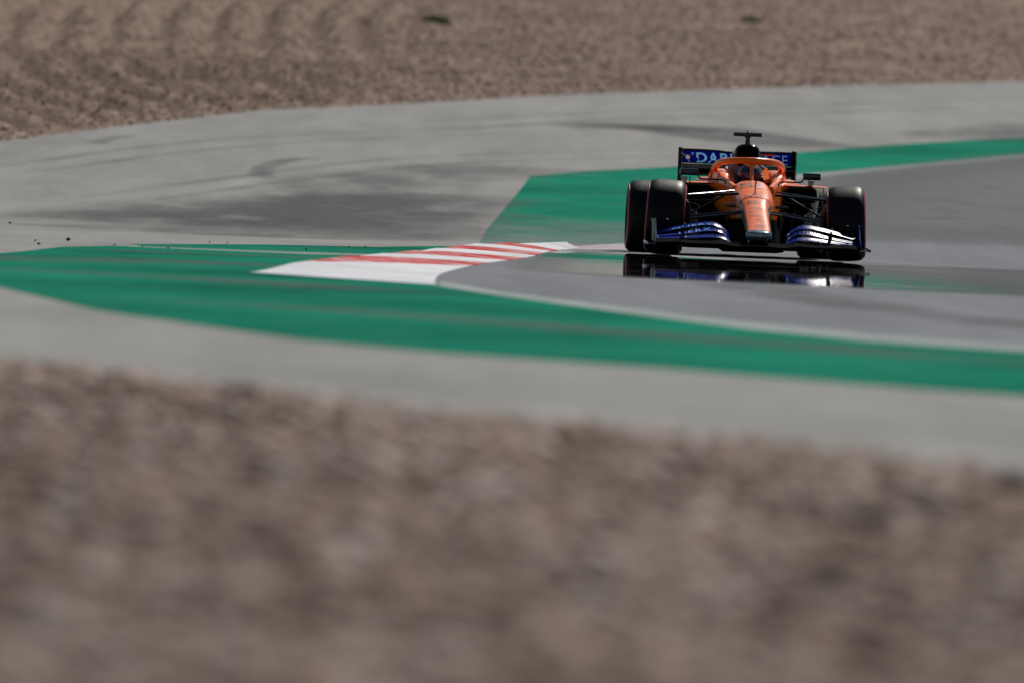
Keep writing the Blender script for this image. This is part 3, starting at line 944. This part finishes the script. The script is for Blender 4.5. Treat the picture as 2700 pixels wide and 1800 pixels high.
# --- airbox, roll hoop camera
A = [(1.93, .100, 1.000, .83), (1.945, .114, 1.010, .81), (2.0, .120, 1.014, .79), (2.3, .125, 1.012, .74), (2.7, .105, .98, .66), (3.3, .06, .90, .55), (4.0, .02, .76, .45)]
air = MB().loft([sl(y, -.003, hw, zt, zb, n=2.7, k=40) for y, hw, zt, zb in A]).build('engine_cover', 'gloss_black', CAR)
MB().loft([sl(y, -.003, hw, zt, zb, n=2.7, k=40) for y, hw, zt, zb in ((1.926, .092, .992, .838), (1.9285, .097, .997, .833))]).build('air_intake', 'matt_black', air)
MB().loft([sl(y, -.003, hw, zt, zb, n=3, k=40) for y, hw, zt, zb in ((2.02, .15, .86, .55), (2.3, .24, .80, .45), (2.8, .26, .66, .35), (3.4, .18, .56, .25), (4.1, .08, .45, .2))]).build('engine_shoulder', 'orange', CAR)
rc = MB().box(-.140, .119, 1.88, 1.98, 1.080, 1.116, .006).build('roll_hoop_camera', 'gloss_black', CAR)
MB().loft([[Vector((-.008 + x, y, z)) for x, y in ((-w, 1.9), (w, 1.9), (w, 2.02), (-w, 2.02))] for z, w in ((1.005, .030), (1.02, .021), (1.065, .019), (1.082, .030))]).build('camera_post', 'gloss_black', rc)
MB().tube([(-.012, 1.93, 1.114), (-.012, 1.93, 1.128), (-.012, 1.93, 1.14)], [.007, .005, .002], 8).build('antenna', 'gloss_black', rc)
pod = MB().box(.118, .254, 2.16, 2.30, .922, .950, .007).build('airbox_winglet', 'gloss_black', CAR)
MB().box(.135, .252, 2.162, 2.298, .910, .921, .003).build('winglet_underside', 'orange', pod)

# --- sidepods, winglets, floor, bargeboards
for s in (-1, 1):
    L = [(1.46, .62, .30, .640, .485), (1.50, .634, .295, .648, .47), (1.62, .645, .29, .652, .42), (1.9, .66, .28, .650, .32), (2.4, .62, .25, .60, .20), (3.0, .48, .2, .50, .15), (3.6, .28, .12, .40, .12)]
    podm = MB().loft([sl(y, s * (xo + xi) / 2, (xo - xi) / 2, zt, zb, n=3.2, k=32) for y, xo, xi, zt, zb in L]).build('sidepod', 'gloss_black', CAR)
    MB().loft([sl(y, s * .46, hw, zt, zb, n=3.2, k=32) for y, hw, zt, zb in ((1.452, .145, .622, .50), (1.4585, .152, .63, .493))]).build('pod_intake', 'matt_black', podm)
    wv = MB()
    wv.loft([[Vector((s * x, y, z + dz)) for y, dz in ((1.34, .0), (1.36, .006), (1.50, .010), (1.62, .006), (1.62, -.004), (1.36, -.004))] for x, z in ((.215, .650), (.32, .651), (.45, .649), (.58, .647), (.66, .645), (.705, .641))])
    wv.build('sidepod_winglet', 'orange', CAR)
    # shoulder that blends cockpit into the pod
    MB().loft([sl(y, s * xc, hw, zt, zb, n=2.6, k=24) for y, xc, hw, zt, zb in ((1.28, .262, .022, .650, .60), (1.36, .285, .045, .668, .60), (1.6, .33, .07, .69, .60), (2.0, .36, .12, .70, .58), (2.5, .34, .14, .66, .5))]).build('shoulder_fairing', 'orange', CAR)
    # vertical vane holding the winglet at the pod's outer edge
    MB().prism([(1.36, .10), (1.40, .64), (1.52, .643), (1.50, .30), (1.62, .10)], 'x', s * .672, s * .678).build('pod_vane', 'gloss_black', CAR)
    # bargeboards
    for q, (x0, x1, y0, y1, z0, z1) in enumerate(((.22, .34, .62, 1.30, .09, .44), (.33, .46, .78, 1.40, .09, .47), (.45, .56, .92, 1.45, .09, .46), (.56, .63, 1.05, 1.5, .09, .42))):
        pts = [(x0 + (x1 - x0) * t ** 1.6, y0 + (y1 - y0) * t) for t in (0, .2, .4, .6, .8, 1.0)]
        lo = [[Vector((s * x, y, z0)), Vector((s * (x + .006), y, z0)), Vector((s * (x + .006 + .03), y, z1 - .10 * (1 - (y - y0) / (y1 - y0)))), Vector((s * (x + .03), y, z1 - .10 * (1 - (y - y0) / (y1 - y0))))] for x, y in pts]
        MB().loft(lo).build('bargeboard', 'carbon' if q > 1 else 'matt_black', CAR)
    # undercut of the pod and lower chassis
    MB().loft([[Vector((s * x, y, z)) for x, z in ((.17, .09), (.17, .43), (.60, .49), (.60, .09))] for y in (1.60, 2.6)]).build('pod_undercut', 'matt_black', CAR)
    MB().loft([[Vector((s * x, y, z)) for x, z in ((.05, .14), (.05, .40), (.20, .42), (.24, .14))] for y in (1.0, 1.6)]).build('chassis_side', 'matt_black', CAR)
# floor and bib
MB().loft([[Vector((x, y, z)) for x, z in ((-hw, .055), (hw, .055), (hw, .085), (-hw, .085))] for y, hw in ((1.30, .62), (1.6, .70), (2.6, .72), (3.2, .60), (3.9, .45))]).build('floor', 'matt_black', CAR)
MB().loft([[Vector((.0 + x, y, z)) for x, z in ((-hw, z1), (-hw * .68, z0), (hw * .78, z0), (hw, z0 + .012), (hw, z1 + .02), (-hw, z1 + .02))] for y, hw, z0, z1 in ((.80, .24, .045, .085), (.88, .30, .035, .088), (1.35, .33, .030, .090))]).build('bib', 'matt_black', CAR)
MB().box(-.235, .235, .45, 1.05, .10, .19, .02).build('keel', 'matt_black', CAR)
for s in (-1, 1):
    # turning vanes hanging under the nose
    MB().loft([[Vector((s * x - .01, y, .12)), Vector((s * (x + .006) - .01, y, .12)), Vector((s * (x * .8 + .006) - .01, y, .34)), Vector((s * x * .8 - .01, y, .34))] for x, y in ((.13, -.35), (.15, -.1), (.19, .15), (.26, .45))]).build('turning_vane', 'matt_black', CAR)

# --- mirrors
for s, (x0, x1, z0, z1) in ((-1, (-.655, -.488, .712, .772)), (1, (.460, .622, .708, .770))):
    mir = MB().box(x0, x1, .98, 1.06, z0, z1, .014).build('mirror', 'gloss_black', CAR)
    MB().box(x0 + .012, x1 - .012, 1.0605, 1.063, z0 + .010, z1 - .010).build('mirror_glass', 'glass', mir)
    xa = x1 if s < 0 else x0
    MB().tube(catmull([(xa - s * -.004, 1.0, z0 + .002), (xa - s * .012, 1.0, .690), (xa - s * .035, 1.0, .684), (s * .30, .98, .683), (s * .262, .97, .678), (s * .243, .96, .662), (s * .238, .96, .640)], 4), .0075, 8).build('mirror_stalk', 'gloss_black', mir)
    xs_ = -.562 if s < 0 else .515
    MB().box(xs_ - .004, xs_ + .004, 1.0, 1.05, .645, z0 + .004).build('mirror_strut', 'gloss_black', mir)
    xt = xs_ - .035 if s < 0 else xs_ + .038
    MB().loft([[Vector((xt + x, y, z)) for x, y in ((-w, 1.32), (w, 1.32), (w, 1.40), (-w, 1.40))] for z, w in ((.655, .018), (.690, .028), (.700, .030))]).build('pod_fin', 'silver', CAR)
    if s < 0:
        lettering('mirror_lettering', 'TQUERY', lambda u, t: Vector((-.573 + u * .085, .979, .735 + t * .013)), 'letter_grey', mir)

# --- nose cameras
for s, x0, x1, z in ((-1, -.262, -.146, .456), (1, .180, .298, .456)):
    cp = MB().box(x0, x1, .26, .40, z - .014, z + .014, .006).build('nose_camera', 'gloss_black', CAR)
    xi = x1 if s < 0 else x0
    MB().tube([(xi - s * .004, .33, z + .005), (s * .150, .33, z + .022), (s * .12, .33, z + .03)], .008, 8).build('camera_arm', 'gloss_black', cp)

# --- suspension
def arm(name, p, q, c=.05, t=.010):
    p, q = Vector(p), Vector(q)
    L = []
    for k in range(6):
        m = p.lerp(q, k / 5)
        L.append([m + Vector((0, c * .5 * math.cos(a), t * math.sin(a) * (1 if abs(math.cos(a)) < .95 else .6))) for a in [2 * PI * i / 12 for i in range(12)]])
    MB().loft(L).build(name, 'gloss_black', CAR)
for s in (-1, 1):
    arm('upper_wishbone', (s * .160, .08, .566), (s * .635, .0, .535), .05, .012)
    arm('upper_wishbone', (s * .185, .42, .592), (s * .635, .01, .540), .045, .008)
    arm('lower_wishbone', (s * .125, -.02, .400), (s * .640, .0, .322), .05, .009)
    arm('lower_wishbone', (s * .150, .50, .392), (s * .640, .01, .338), .05, .009)
    arm('track_rod', (s * .130, -.10, .415), (s * .640, -.11, .352), .04, .008)
    MB().tube([(s * .290, .10, .545), (s * .60, .02, .375)], .010, 10).build('pushrod', 'gloss_black', CAR)
    MB().tube(catmull([(s * .64, -.05, .475), (s * .56, -.05, .468), (s * .525, -.04, .452), (s * .518, -.03, .42)], 3), .005, 8).build('brake_line', 'lip', CAR)
    arm('rear_wishbone', (s * .20, 3.3, .40), (s * .66, 3.58, .38), .06, .012)
    arm('rear_wishbone', (s * .20, 3.35, .18), (s * .66, 3.58, .20), .06, .012)
    arm('rear_driveshaft', (s * .10, 3.6, .30), (s * .66, 3.6, .30), .05, .025)
    # brake duct
    bd = MB()
    bd.loft([sl(y, s * .628, .028, .50 - d, .16 + d, n=3.5, k=24) for y, d in ((-.17, .05), (-.15, .02), (.12, .0), (.18, .05))])
    bd.build('brake_duct', 'carbon', CAR)
MB().loft([sl(y, 0, hw, zt, zb, n=4, k=24) for y, hw, zt, zb in ((3.3, .18, .42, .10), (4.0, .12, .36, .12), (4.35, .08, .34, .18))]).build('gearbox', 'carbon', CAR)

# --- wheels
def wheel(x, y, z, R, wt, side, steer, camber, rear):
    hb = wt / 2
    prof_t = [(-hb * .72, .172), (-hb * .86, .178), (-hb - .012, .205), (-hb - .022, .245), (-hb - .020, .275), (-hb - .008, R - .034), (-hb + .012, R - .013), (-hb + .040, R - .003), (-hb * .5, R), (0, R + .0015)]
    prof_t = prof_t + [(-a, r) for a, r in prof_t[-2::-1]]
    n = 72
    loops = [[Vector((a, r * math.cos(2 * PI * k / n), r * math.sin(2 * PI * k / n))) for a, r in prof_t] for k in range(n)]
    m = len(prof_t)
    v = [p for L in loops for p in L]
    f = [(k * m + j, k * m + j + 1, ((k + 1) % n) * m + j + 1, ((k + 1) % n) * m + j) for k in range(n) for j in range(m - 1)]
    t = MB().add(v, f).build('wheel', 'rubber', CAR, sharp=60)
    t.location = (x, y, z)
    t.rotation_euler = (0, math.radians(camber), math.radians(steer))
    def ring(pr, name, mat, seg=64):
        pr = [Vector(p) for p in pr]
        vv = [Vector((p.x, p.y * math.cos(2 * PI * k / seg), p.y * math.sin(2 * PI * k / seg))) for k in range(seg) for p in pr]
        q = len(pr)
        ff = [(k * q + j, k * q + (j + 1) % q, ((k + 1) % seg) * q + (j + 1) % q, ((k + 1) % seg) * q + j) for k in range(seg) for j in range(q)]
        return MB().add(vv, ff).build(name, mat, t, sharp=50)
    for s in (-1, 1):
        ring([(s * (hb + .0215), .268), (s * (hb + .0175), R - .044), (s * (hb + .0105), R - .033), (s * (hb + .007), R - .034), (s * (hb + .012), .27)], 'sidewall_stripe', 'red')
    ring([(side * hb * .80, .176), (side * hb * .78, .165), (side * hb * .2, .15), (side * hb * .1, .05), (side * hb * .1, .0), (side * hb * -.1, .0), (side * hb * -.1, .16), (side * hb * -.8, .172), (side * hb * -.8, .178), (0, .17)], 'rim', 'carbon')
    ring([(side * hb * .1, .05), (side * hb * .45, .04), (side * hb * .45, 0), (side * hb * .05, 0)], 'wheel_nut', 'alloy', 24)
    for k in range(8):
        a = 2 * PI * k / 8
        c, q = math.cos(a), math.sin(a)
        d = Vector((0, c, q)); e = Vector((0, -q, c))
        MB().loft([[d * r_ + e * w2 + Vector((side * hb * xx, 0, 0)) for w2, xx in ((-w_, .22), (w_, .22), (w_, .30), (-w_, .30))] for r_, w_ in ((.045, .012), (.155, .018))]).build('spoke', 'carbon', t)
    return t
wheel(-.815, 0, .335, .336, .305, -1, -2.9, 2.6, False)
wheel(.808, 0, .335, .336, .305, 1, -2.9, -2.6, False)
wheel(-.800, 3.6, .300, .336, .405, -1, 0, 1.0, True)
wheel(.790, 3.6, .300, .336, .405, 1, 0, -1.0, True)

# --- front wing
def interp(tab, x):
    return float(np.interp(x, [t[0] for t in tab], [t[1] for t in tab]))
def foil(stations, th=.006):
    """stations: (x, y_le, z_le, y_te, z_te): closed section lofted along the span"""
    loops = []
    for x, ya, za, yb, zb in stations:
        d = Vector((0, yb - ya, zb - za))
        nrm = Vector((0, -d.z, d.y)).normalized()
        up, lo = [], []
        for k, t in enumerate((0, .06, .2, .4, .6, .8, 1.0)):
            camber_ = -.09 * d.length * math.sin(PI * t)
            thick = th * (1.6 * math.sqrt(t) * (1 - t) + .12)
            base = Vector((x, ya, za)) + d * t + nrm * camber_
            up.append(base + nrm * thick)
            lo.append(base - nrm * thick)
        loops.append(up + lo[::-1])
    return MB().loft(loops)

X0 = -.016                                    # lateral centre of the wing
# span tables: outer edge height and visible depth of each flap, against distance from the centre line
def flap(zt, zb, y_le, y_te, xs, s):
    return [(X0 + s * x, interp(y_le, x), interp(zb, x), interp(y_te, x), interp(zt, x)) for x in xs]
XS = [.246, .252, .262, .275, .293, .315, .34, .37, .40, .44, .48, .54, .60, .66, .72, .78, .84, .90]
T1 = [(.246, .175), (.262, .222), (.28, .246), (.30, .264), (.333, .286), (.36, .302), (.394, .313), (.47, .314), (.605, .290), (.725, .260), (.89, .208)]
B1 = [(.246, .160), (.262, .192), (.285, .226), (.30, .240), (.335, .262), (.395, .280), (.47, .281), (.575, .264), (.65, .249), (.71, .236), (.89, .194)]
T2 = [(.246, .150), (.262, .180), (.285, .212), (.316, .240), (.36, .257), (.38, .262), (.455, .262), (.545, .242), (.65, .212), (.815, .186), (.90, .178)]
B2 = [(.246, .140), (.262, .160), (.285, .188), (.316, .212), (.375, .230), (.455, .230), (.545, .214), (.65, .196), (.815, .172), (.90, .166)]
T3 = [(.246, .145), (.262, .158), (.30, .190), (.36, .205), (.45, .204), (.54, .193), (.66, .178), (.82, .164), (.90, .158)]
B3 = [(.246, .132), (.262, .140), (.30, .160), (.36, .174), (.45, .176), (.54, .170), (.66, .160), (.82, .150), (.90, .147)]
Z4 = [(.10, .142), (.246, .140), (.33, .158), (.45, .154), (.60, .151), (.75, .156), (.90, .146)]
wing = []
for s in (-1, 1):
    f1 = foil(flap(T1, B1, [(.24, -.66), (.5, -.64), (.9, -.56)], [(.24, -.62), (.5, -.57), (.9, -.50)], XS, s)).build('wing_flap', 'blue', CAR)
    f2 = foil(flap(T2, B2, [(.24, -.78), (.5, -.76), (.9, -.66)], [(.24, -.74), (.5, -.69), (.9, -.60)], XS, s)).build('wing_flap', 'blue', CAR)
    f3 = foil(flap(T3, B3, [(.24, -.90), (.5, -.88), (.9, -.76)], [(.24, -.86), (.5, -.815), (.9, -.70)], XS, s)).build('wing_flap', 'blue', CAR)
    wing += [(s, f1, f2)]
    mp = foil([(X0 + s * x, interp([(.1, -1.13), (.25, -1.12), (.5, -1.07), (.9, -.90)], x), interp(Z4, x) - .034, interp([(.1, -.92), (.3, -.91), (.9, -.77)], x), interp(Z4, x)) for x in [.10, .16, .22, .246, .28, .33, .39, .45, .52, .60, .68, .75, .83, .90]], .016)
    mp.build('main_plane', 'matt_black', CAR)
    # bright tube painting the highlight line along the main plane
    MB().tube([(X0 + s * x, interp([(.1, -1.09), (.25, -1.08), (.5, -1.03), (.9, -.86)], x), interp(Z4, x) - .010) for x in [.26, .33, .39, .45, .52, .60, .68, .75, .83, .895]], .0022, 6).build('plane_highlight', 'lip', CAR)
    # endplate, foot plate, top fin
    xe = .905
    ep = MB().loft([[Vector((X0 + s * (xe + dx), y, z)) for y, z in ((-.93, .115), (-.90, .16), (-.72, .225), (-.62, .318), (-.46, .325), (-.42, .20), (-.42, .095), (-.60, .085))] for dx in (0.0, .009)])
    epo = ep.build('endplate', 'navy' if s < 0 else 'blue', CAR)
    if s < 0:
        MB().prism([(-.955, .128), (-.960, .30), (-.975, .322), (-.928, .322), (-.924, .27), (-.928, .18), (-.940, .128)], 'y', -.62, -.61).build('endplate_flange', 'silver', epo)
    MB().loft([[Vector((X0 + s * (xe + dx), y, z)) for y, z in ((-.86, .098), (-.84, .108), (-.44, .118), (-.44, .108))] for dx in (.0, .05, .085)]).build('foot_plate', 'gloss_black', CAR)
    MB().tube([(X0 + s * (xe + .088), -.86, .106), (X0 + s * (xe + .088), -.44, .114)], [.013, .015], 8).build('foot_rail', 'alloy' if s < 0 else 'gloss_black', CAR)
    MB().box(min(X0 + s * .80, X0 + s * .87), max(X0 + s * .80, X0 + s * .87), -.60, -.58, .316, .321, .001).build('endplate_winglet', 'carbon', CAR)
    MB().tube([(X0 + s * .795, -.60, .318), (X0 + s * .812, -.60, .319)], .007, 8).build('winglet_bolt', 'alloy', CAR)
    # flap adjuster brackets
    for x, zt, zb in ((.655, .285, .14), (.36, .288, .20)):
        br = MB().box(X0 + s * x - .003, X0 + s * x + .003, -.80, -.52, zb + .05, zt - .02, .001).build('flap_bracket', 'carbon', CAR)
        MB().tube([(X0 + s * x, -.81, zt - .004), (X0 + s * x, -.795, zt + .010)], [.005, .008], 8).build('bracket_bolt', 'alloy', br)
    for x in (.43, .53):
        MB().tube([(X0 + s * x, -.885, interp(T3, x) - .022), (X0 + s * x, -.88, interp(T3, x) - .010)], .0035, 6).build('slot_spacer', 'alloy', CAR)
MB().loft([[Vector((X0 + x, y, z)) for y, z in ((-1.13, .112), (-1.12, .122), (-.95, .142), (-.92, .138), (-1.10, .106))] for x in (-.10, -.05, 0, .05, .10)]).build('neutral_section', 'matt_black', CAR)
MB().tube([(X0 + x, -1.135, .118) for x in (-.26, -.13, 0, .13, .26)], .003, 6).build('neutral_edge', 'lip', CAR)

def on_flap(T, Bt, yl, yt, xa, xb, lo, hi, s):
    def fn(u, t):
        x = xa + (xb - xa) * (u + .5)
        k = lo + (hi - lo) * t
        za, zb = interp(Bt, x), interp(T, x)
        ya, yb = interp(yl, x), interp(yt, x)
        d = Vector((0, yb - ya, zb - za))
        nrm = Vector((0, -d.z, d.y)).normalized()
        return Vector((X0 + s * x, ya, za)) + d * k + nrm * (-.09 * d.length * math.sin(PI * k) + .0062)
    return fn
s, f1, f2 = wing[0]
lettering('flap_lettering', 'QUERY', on_flap(T1, B1, [(.24, -.66), (.5, -.64), (.9, -.56)], [(.24, -.62), (.5, -.57), (.9, -.50)], .76, .40, .02, .62, -1), 'letter_blue', f1, bold=.01, spacing=1.15)
lettering('flap_lettering', 'UERX', on_flap(T2, B2, [(.24, -.78), (.5, -.76), (.9, -.66)], [(.24, -.74), (.5, -.69), (.9, -.60)], .70, .42, .15, .95, -1), 'letter_blue', f2, bold=.01, spacing=1.25)
s, f1, f2 = wing[1]
lettering('flap_lettering', 'QUERY', on_flap(T2, B2, [(.24, -.78), (.5, -.76), (.9, -.66)], [(.24, -.74), (.5, -.69), (.9, -.60)], .38, .66, .45, 1.0, 1), 'panel_blue', f2, bold=.01, spacing=1.15)

# --- rear wing
XW = .008
fl = MB().loft([[Vector((XW + x, y, z - dz)) for y, z in ((4.04, .816), (4.07, .842), (4.13, .88), (4.20, .928), (4.22, .947), (4.232, .947), (4.21, .92), (4.15, .87), (4.08, .825))] for x, dz in
                ((-.525, 0), (-.30, 0), (-.17, .004), (-.10, .012), (0, .015), (.10, .012), (.17, .004), (.30, 0), (.525, 0))])
rwf = fl.build('rear_wing_flap', 'matt_black', CAR)
def on_rw(z0, z1):
    def Y(z):
        return float(np.interp(z, [.816, .842, .88, .928, .947], [4.04, 4.07, 4.13, 4.20, 4.22]))
    return Y
yrw = on_rw(0, 1)
pan = MB()
zs = [.820, .832, .842, .86, .88, .90, .915, .930]
pan.loft([[Vector((XW + x, yrw(z) - .003, z)) for x in (-.515, -.30, -.16)] for z in zs], cap=False, closed=False)
pan.loft([[Vector((XW + x, yrw(z) - .003, z)) for x in (.16, .30, .515)] for z in zs], cap=False, closed=False)
pan.loft([[Vector((XW + x, yrw(z) - .003, z)) for x in (-.159, 0, .159)] for z in zs[:-1]], cap=False, closed=False)
pan.build('flap_face', 'panel_blue', rwf)
def rw_txt(x0, x1, z0, z1):
    def fn(u, t):
        z = z0 + (z1 - z0) * t
        return Vector((x0 + (x1 - x0) * (u + .5), yrw(z) - .0055, z))
    return fn
lettering('wing_lettering', 'DARK', rw_txt(-.372, .045, .824, .914), 'letter_blue', rwf, bold=.022, spacing=1.08)
lettering('wing_lettering', 'TRACE', rw_txt(.075, .480, .826, .912), 'letter_pale', rwf, bold=-.012, spacing=1.05)
def rw_disc(cx, cz, r, r2, mat):
    b = MB()
    n = 20
    for i in range(n):
        a0, a1 = 2 * PI * i / n, 2 * PI * (i + 1) / n
        P = [(cx + r * math.cos(a0), cz + r * math.sin(a0)), (cx + r * math.cos(a1), cz + r * math.sin(a1)), (cx + r2 * math.cos(a1), cz + r2 * math.sin(a1)), (cx + r2 * math.cos(a0), cz + r2 * math.sin(a0))]
        b.add([Vector((x, yrw(z) - .006, z)) for x, z in P], [(0, 1, 2, 3)])
    b.build('molecule_emblem', mat, rwf, smooth=False)
rw_disc(-.452, .868, .022, .0165, 'letter_pale')
rw_disc(-.452, .868, .0155, .0, 'orange')
rw_disc(-.405, .903, .012, .006, 'letter_pale')
rw_disc(-.442, .834, .009, .0, 'letter_pale')
rw_disc(-.482, .890, .006, .0, 'letter_pale')
for (xa, za, xb, zb) in ((-.436, .884, -.413, .896), (-.449, .846, -.444, .84), (-.468, .880, -.478, .887)):
    d = Vector((zb - za, 0, xa - xb)).normalized() * .0022
    MB().add([Vector((xa, yrw(za) - .006, za)) + d, Vector((xb, yrw(zb) - .006, zb)) + d, Vector((xb, yrw(zb) - .006, zb)) - d, Vector((xa, yrw(za) - .006, za)) - d], [(0, 1, 2, 3)]).build('molecule_emblem', 'letter_pale', rwf, smooth=False)
MB().tube([(XW - .52, 4.035, .815), (XW, 4.035, .815), (XW + .52, 4.035, .815)], .0032, 6).build('flap_lower_edge', 'lip', rwf)
mpl = MB().loft([[Vector((XW + x, y, z)) for y, z in ((3.74, .752), (3.745, .768), (3.80, .770), (3.92, .775), (4.03, .808), (4.04, .80), (3.95, .745), (3.86, .715), (3.78, .728))] for x in (-.525, -.2, 0, .2, .525)]).build('rear_main_plane', 'matt_black', CAR)
MB().tube([(XW + x, 3.742, .772) for x in (-.52, 0, .52)], .0042, 6).build('plane_lip', 'lip', mpl)  # grey tube painting the highlight on the top lip
MB().tube([(XW + x, 3.80, .712) for x in (-.52, 0, .52)], .0030, 6).build('plane_lip', 'lip', mpl)
MB().box(XW - .52, XW + .52, 3.81, 4.0, .700, .712).build('wing_beam', 'carbon', CAR)
for s in (-1, 1):
    x = XW + s * .530
    ep = MB().loft([[Vector((x + s * dx, y, z)) for y, z in ((3.72, .952), (4.40, .958), (4.42, .62), (4.36, .50), (4.20, .34), (3.95, .34), (3.80, .60), (3.70, .70))] for dx in (-.005, .006)]).build('rear_endplate', 'matt_black', CAR)
    MB().tube([(x, 3.715, .952), (x, 3.700, .70), (x, 3.80, .60)], .0045, 6).build('endplate_edge', 'lip', ep)
    for z in (.90, .86, .80, .76):
        MB().box(x - .007, x + .008, 3.725, 3.74, z, z + .008).build('endplate_louvre', 'lip', ep)
for s in (-1, 1):
    MB().loft([[Vector((s * .05 + dx, y, z)) for y, z in ((3.82, .72), (3.90, .72), (4.05, .36), (3.95, .36))] for dx in (-.006, .006)]).build('swan_neck', 'carbon', CAR)

# ------------------------------------------------------------------ driver
def driver():
    me = bpy.data.meshes.new('person')
    J = []; E = []; Rr = []
    def add(p, r, par=None):
        J.append(p); Rr.append(r)
        if par is not None:
            E.append((par, len(J) - 1))
        return len(J) - 1
    pel = add((0, 2.14, .24), .135)
    wa = add((0, 2.08, .36), .125, pel)
    ch = add((.0, 2.00, .50), .145, wa)
    cl = add((.005, 1.94, .585), .10, ch)
    nk = add((.012, 1.86, .64), .060, cl)
    hd = add((.018, 1.79, .715), .090, nk)
    for s in (-1, 1):
        sh = add((s * .135, 1.93, .575), .060, ch)
        el = add((s * .165, 1.62, .46), .045, sh)
        wr = add((s * .150, 1.30, .535), .030, el)
        ha = add((s * .145, 1.24, .550), .034, wr)
        for q, (dz, ln) in enumerate(((.032, .036), (.012, .042), (-.008, .040), (-.026, .032))):
            a = add((s * .150, 1.205, .548 + dz), .0095, ha)
            b = add((s * .142, 1.178, .546 + dz), .009, a)
            add((s * .118, 1.172, .544 + dz), .008, b)
        a = add((s * .125, 1.225, .582), .011, ha)
        add((s * .118, 1.200, .596), .009, a)
        hp = add((s * .085, 2.08, .225), .085, pel)
        kn = add((s * .095, 1.68, .37), .062, hp)
        an = add((s * .085, 1.24, .25), .042, kn)
        add((s * .085, 1.14, .31), .034, an)
    me.from_pydata(J, E, [])
    o = link('person', me, 'suit')
    sk = o.modifiers.new('skin', 'SKIN')
    for i, r in enumerate(Rr):
        me.skin_vertices[0].data[i].radius = (r, r)
    me.skin_vertices[0].data[0].use_root = True
    o.modifiers.new('sub', 'SUBSURF').levels = 1
    o.modifiers['sub'].render_levels = 2
    o.location = CAR.location
    o.rotation_euler = CAR.rotation_euler
    tag(o, 'racing driver in a dark helmet and dark suit sitting low behind the halo', 'person')
    # helmet: shell, visor, chin bar, side covers
    hc = Vector((.018, 1.755, .715))
    def ell(name, mat, par, ax, ay, az, th0, th1, ph0, ph1, scale=1.0, nt=20, npz=20):
        v = []; f = []
        for i in range(nt + 1):
            th = th0 + (th1 - th0) * i / nt
            for j in range(npz + 1):
                ph = ph0 + (ph1 - ph0) * j / npz
                v.append(hc + Vector((ax * scale * math.sin(th) * math.sin(ph), -ay * scale * math.sin(th) * math.cos(ph), az * scale * math.cos(th))))
        for i in range(nt):
            for j in range(npz):
                f.append((i * (npz + 1) + j, i * (npz + 1) + j + 1, (i + 1) * (npz + 1) + j + 1, (i + 1) * (npz + 1) + j))
        return mesh(name, v, f, mat, par)
    hel = ell('helmet', 'helmet', o, .117, .140, .128, .001, 2.5, -PI, PI, 1.0, 28, 40)
    ell('visor', 'visor', hel, .117, .140, .128, 1.36, 1.86, -1.15, 1.15, 1.018)
    ell('visor_strip', 'navy', hel, .117, .140, .128, 1.26, 1.355, -1.15, 1.15, 1.019)
    for s in (-1, 1):
        ell('side_cover', 'pink', hel, .117, .140, .128, 1.18, 1.52, s * 1.18, s * 1.62, 1.022, 6, 6)
    ell('crown_stripe', 'visor', hel, .117, .140, .128, .25, 1.1, -.62, -.35, 1.006, 10, 4)
    v, f = text_verts('McLaren', 0.0)
    pts = []
    for p in v:
        ph = (p[0]) * 1.35
        th = 1.352 - p[1] * .085
        pts.append(hc + Vector((.117 * 1.026 * math.sin(th) * math.sin(ph), -.140 * 1.026 * math.sin(th) * math.cos(ph), .128 * 1.026 * math.cos(th))))
    mesh('helmet_lettering', pts, f, 'letter_grey', hel, smooth=False)
driver()
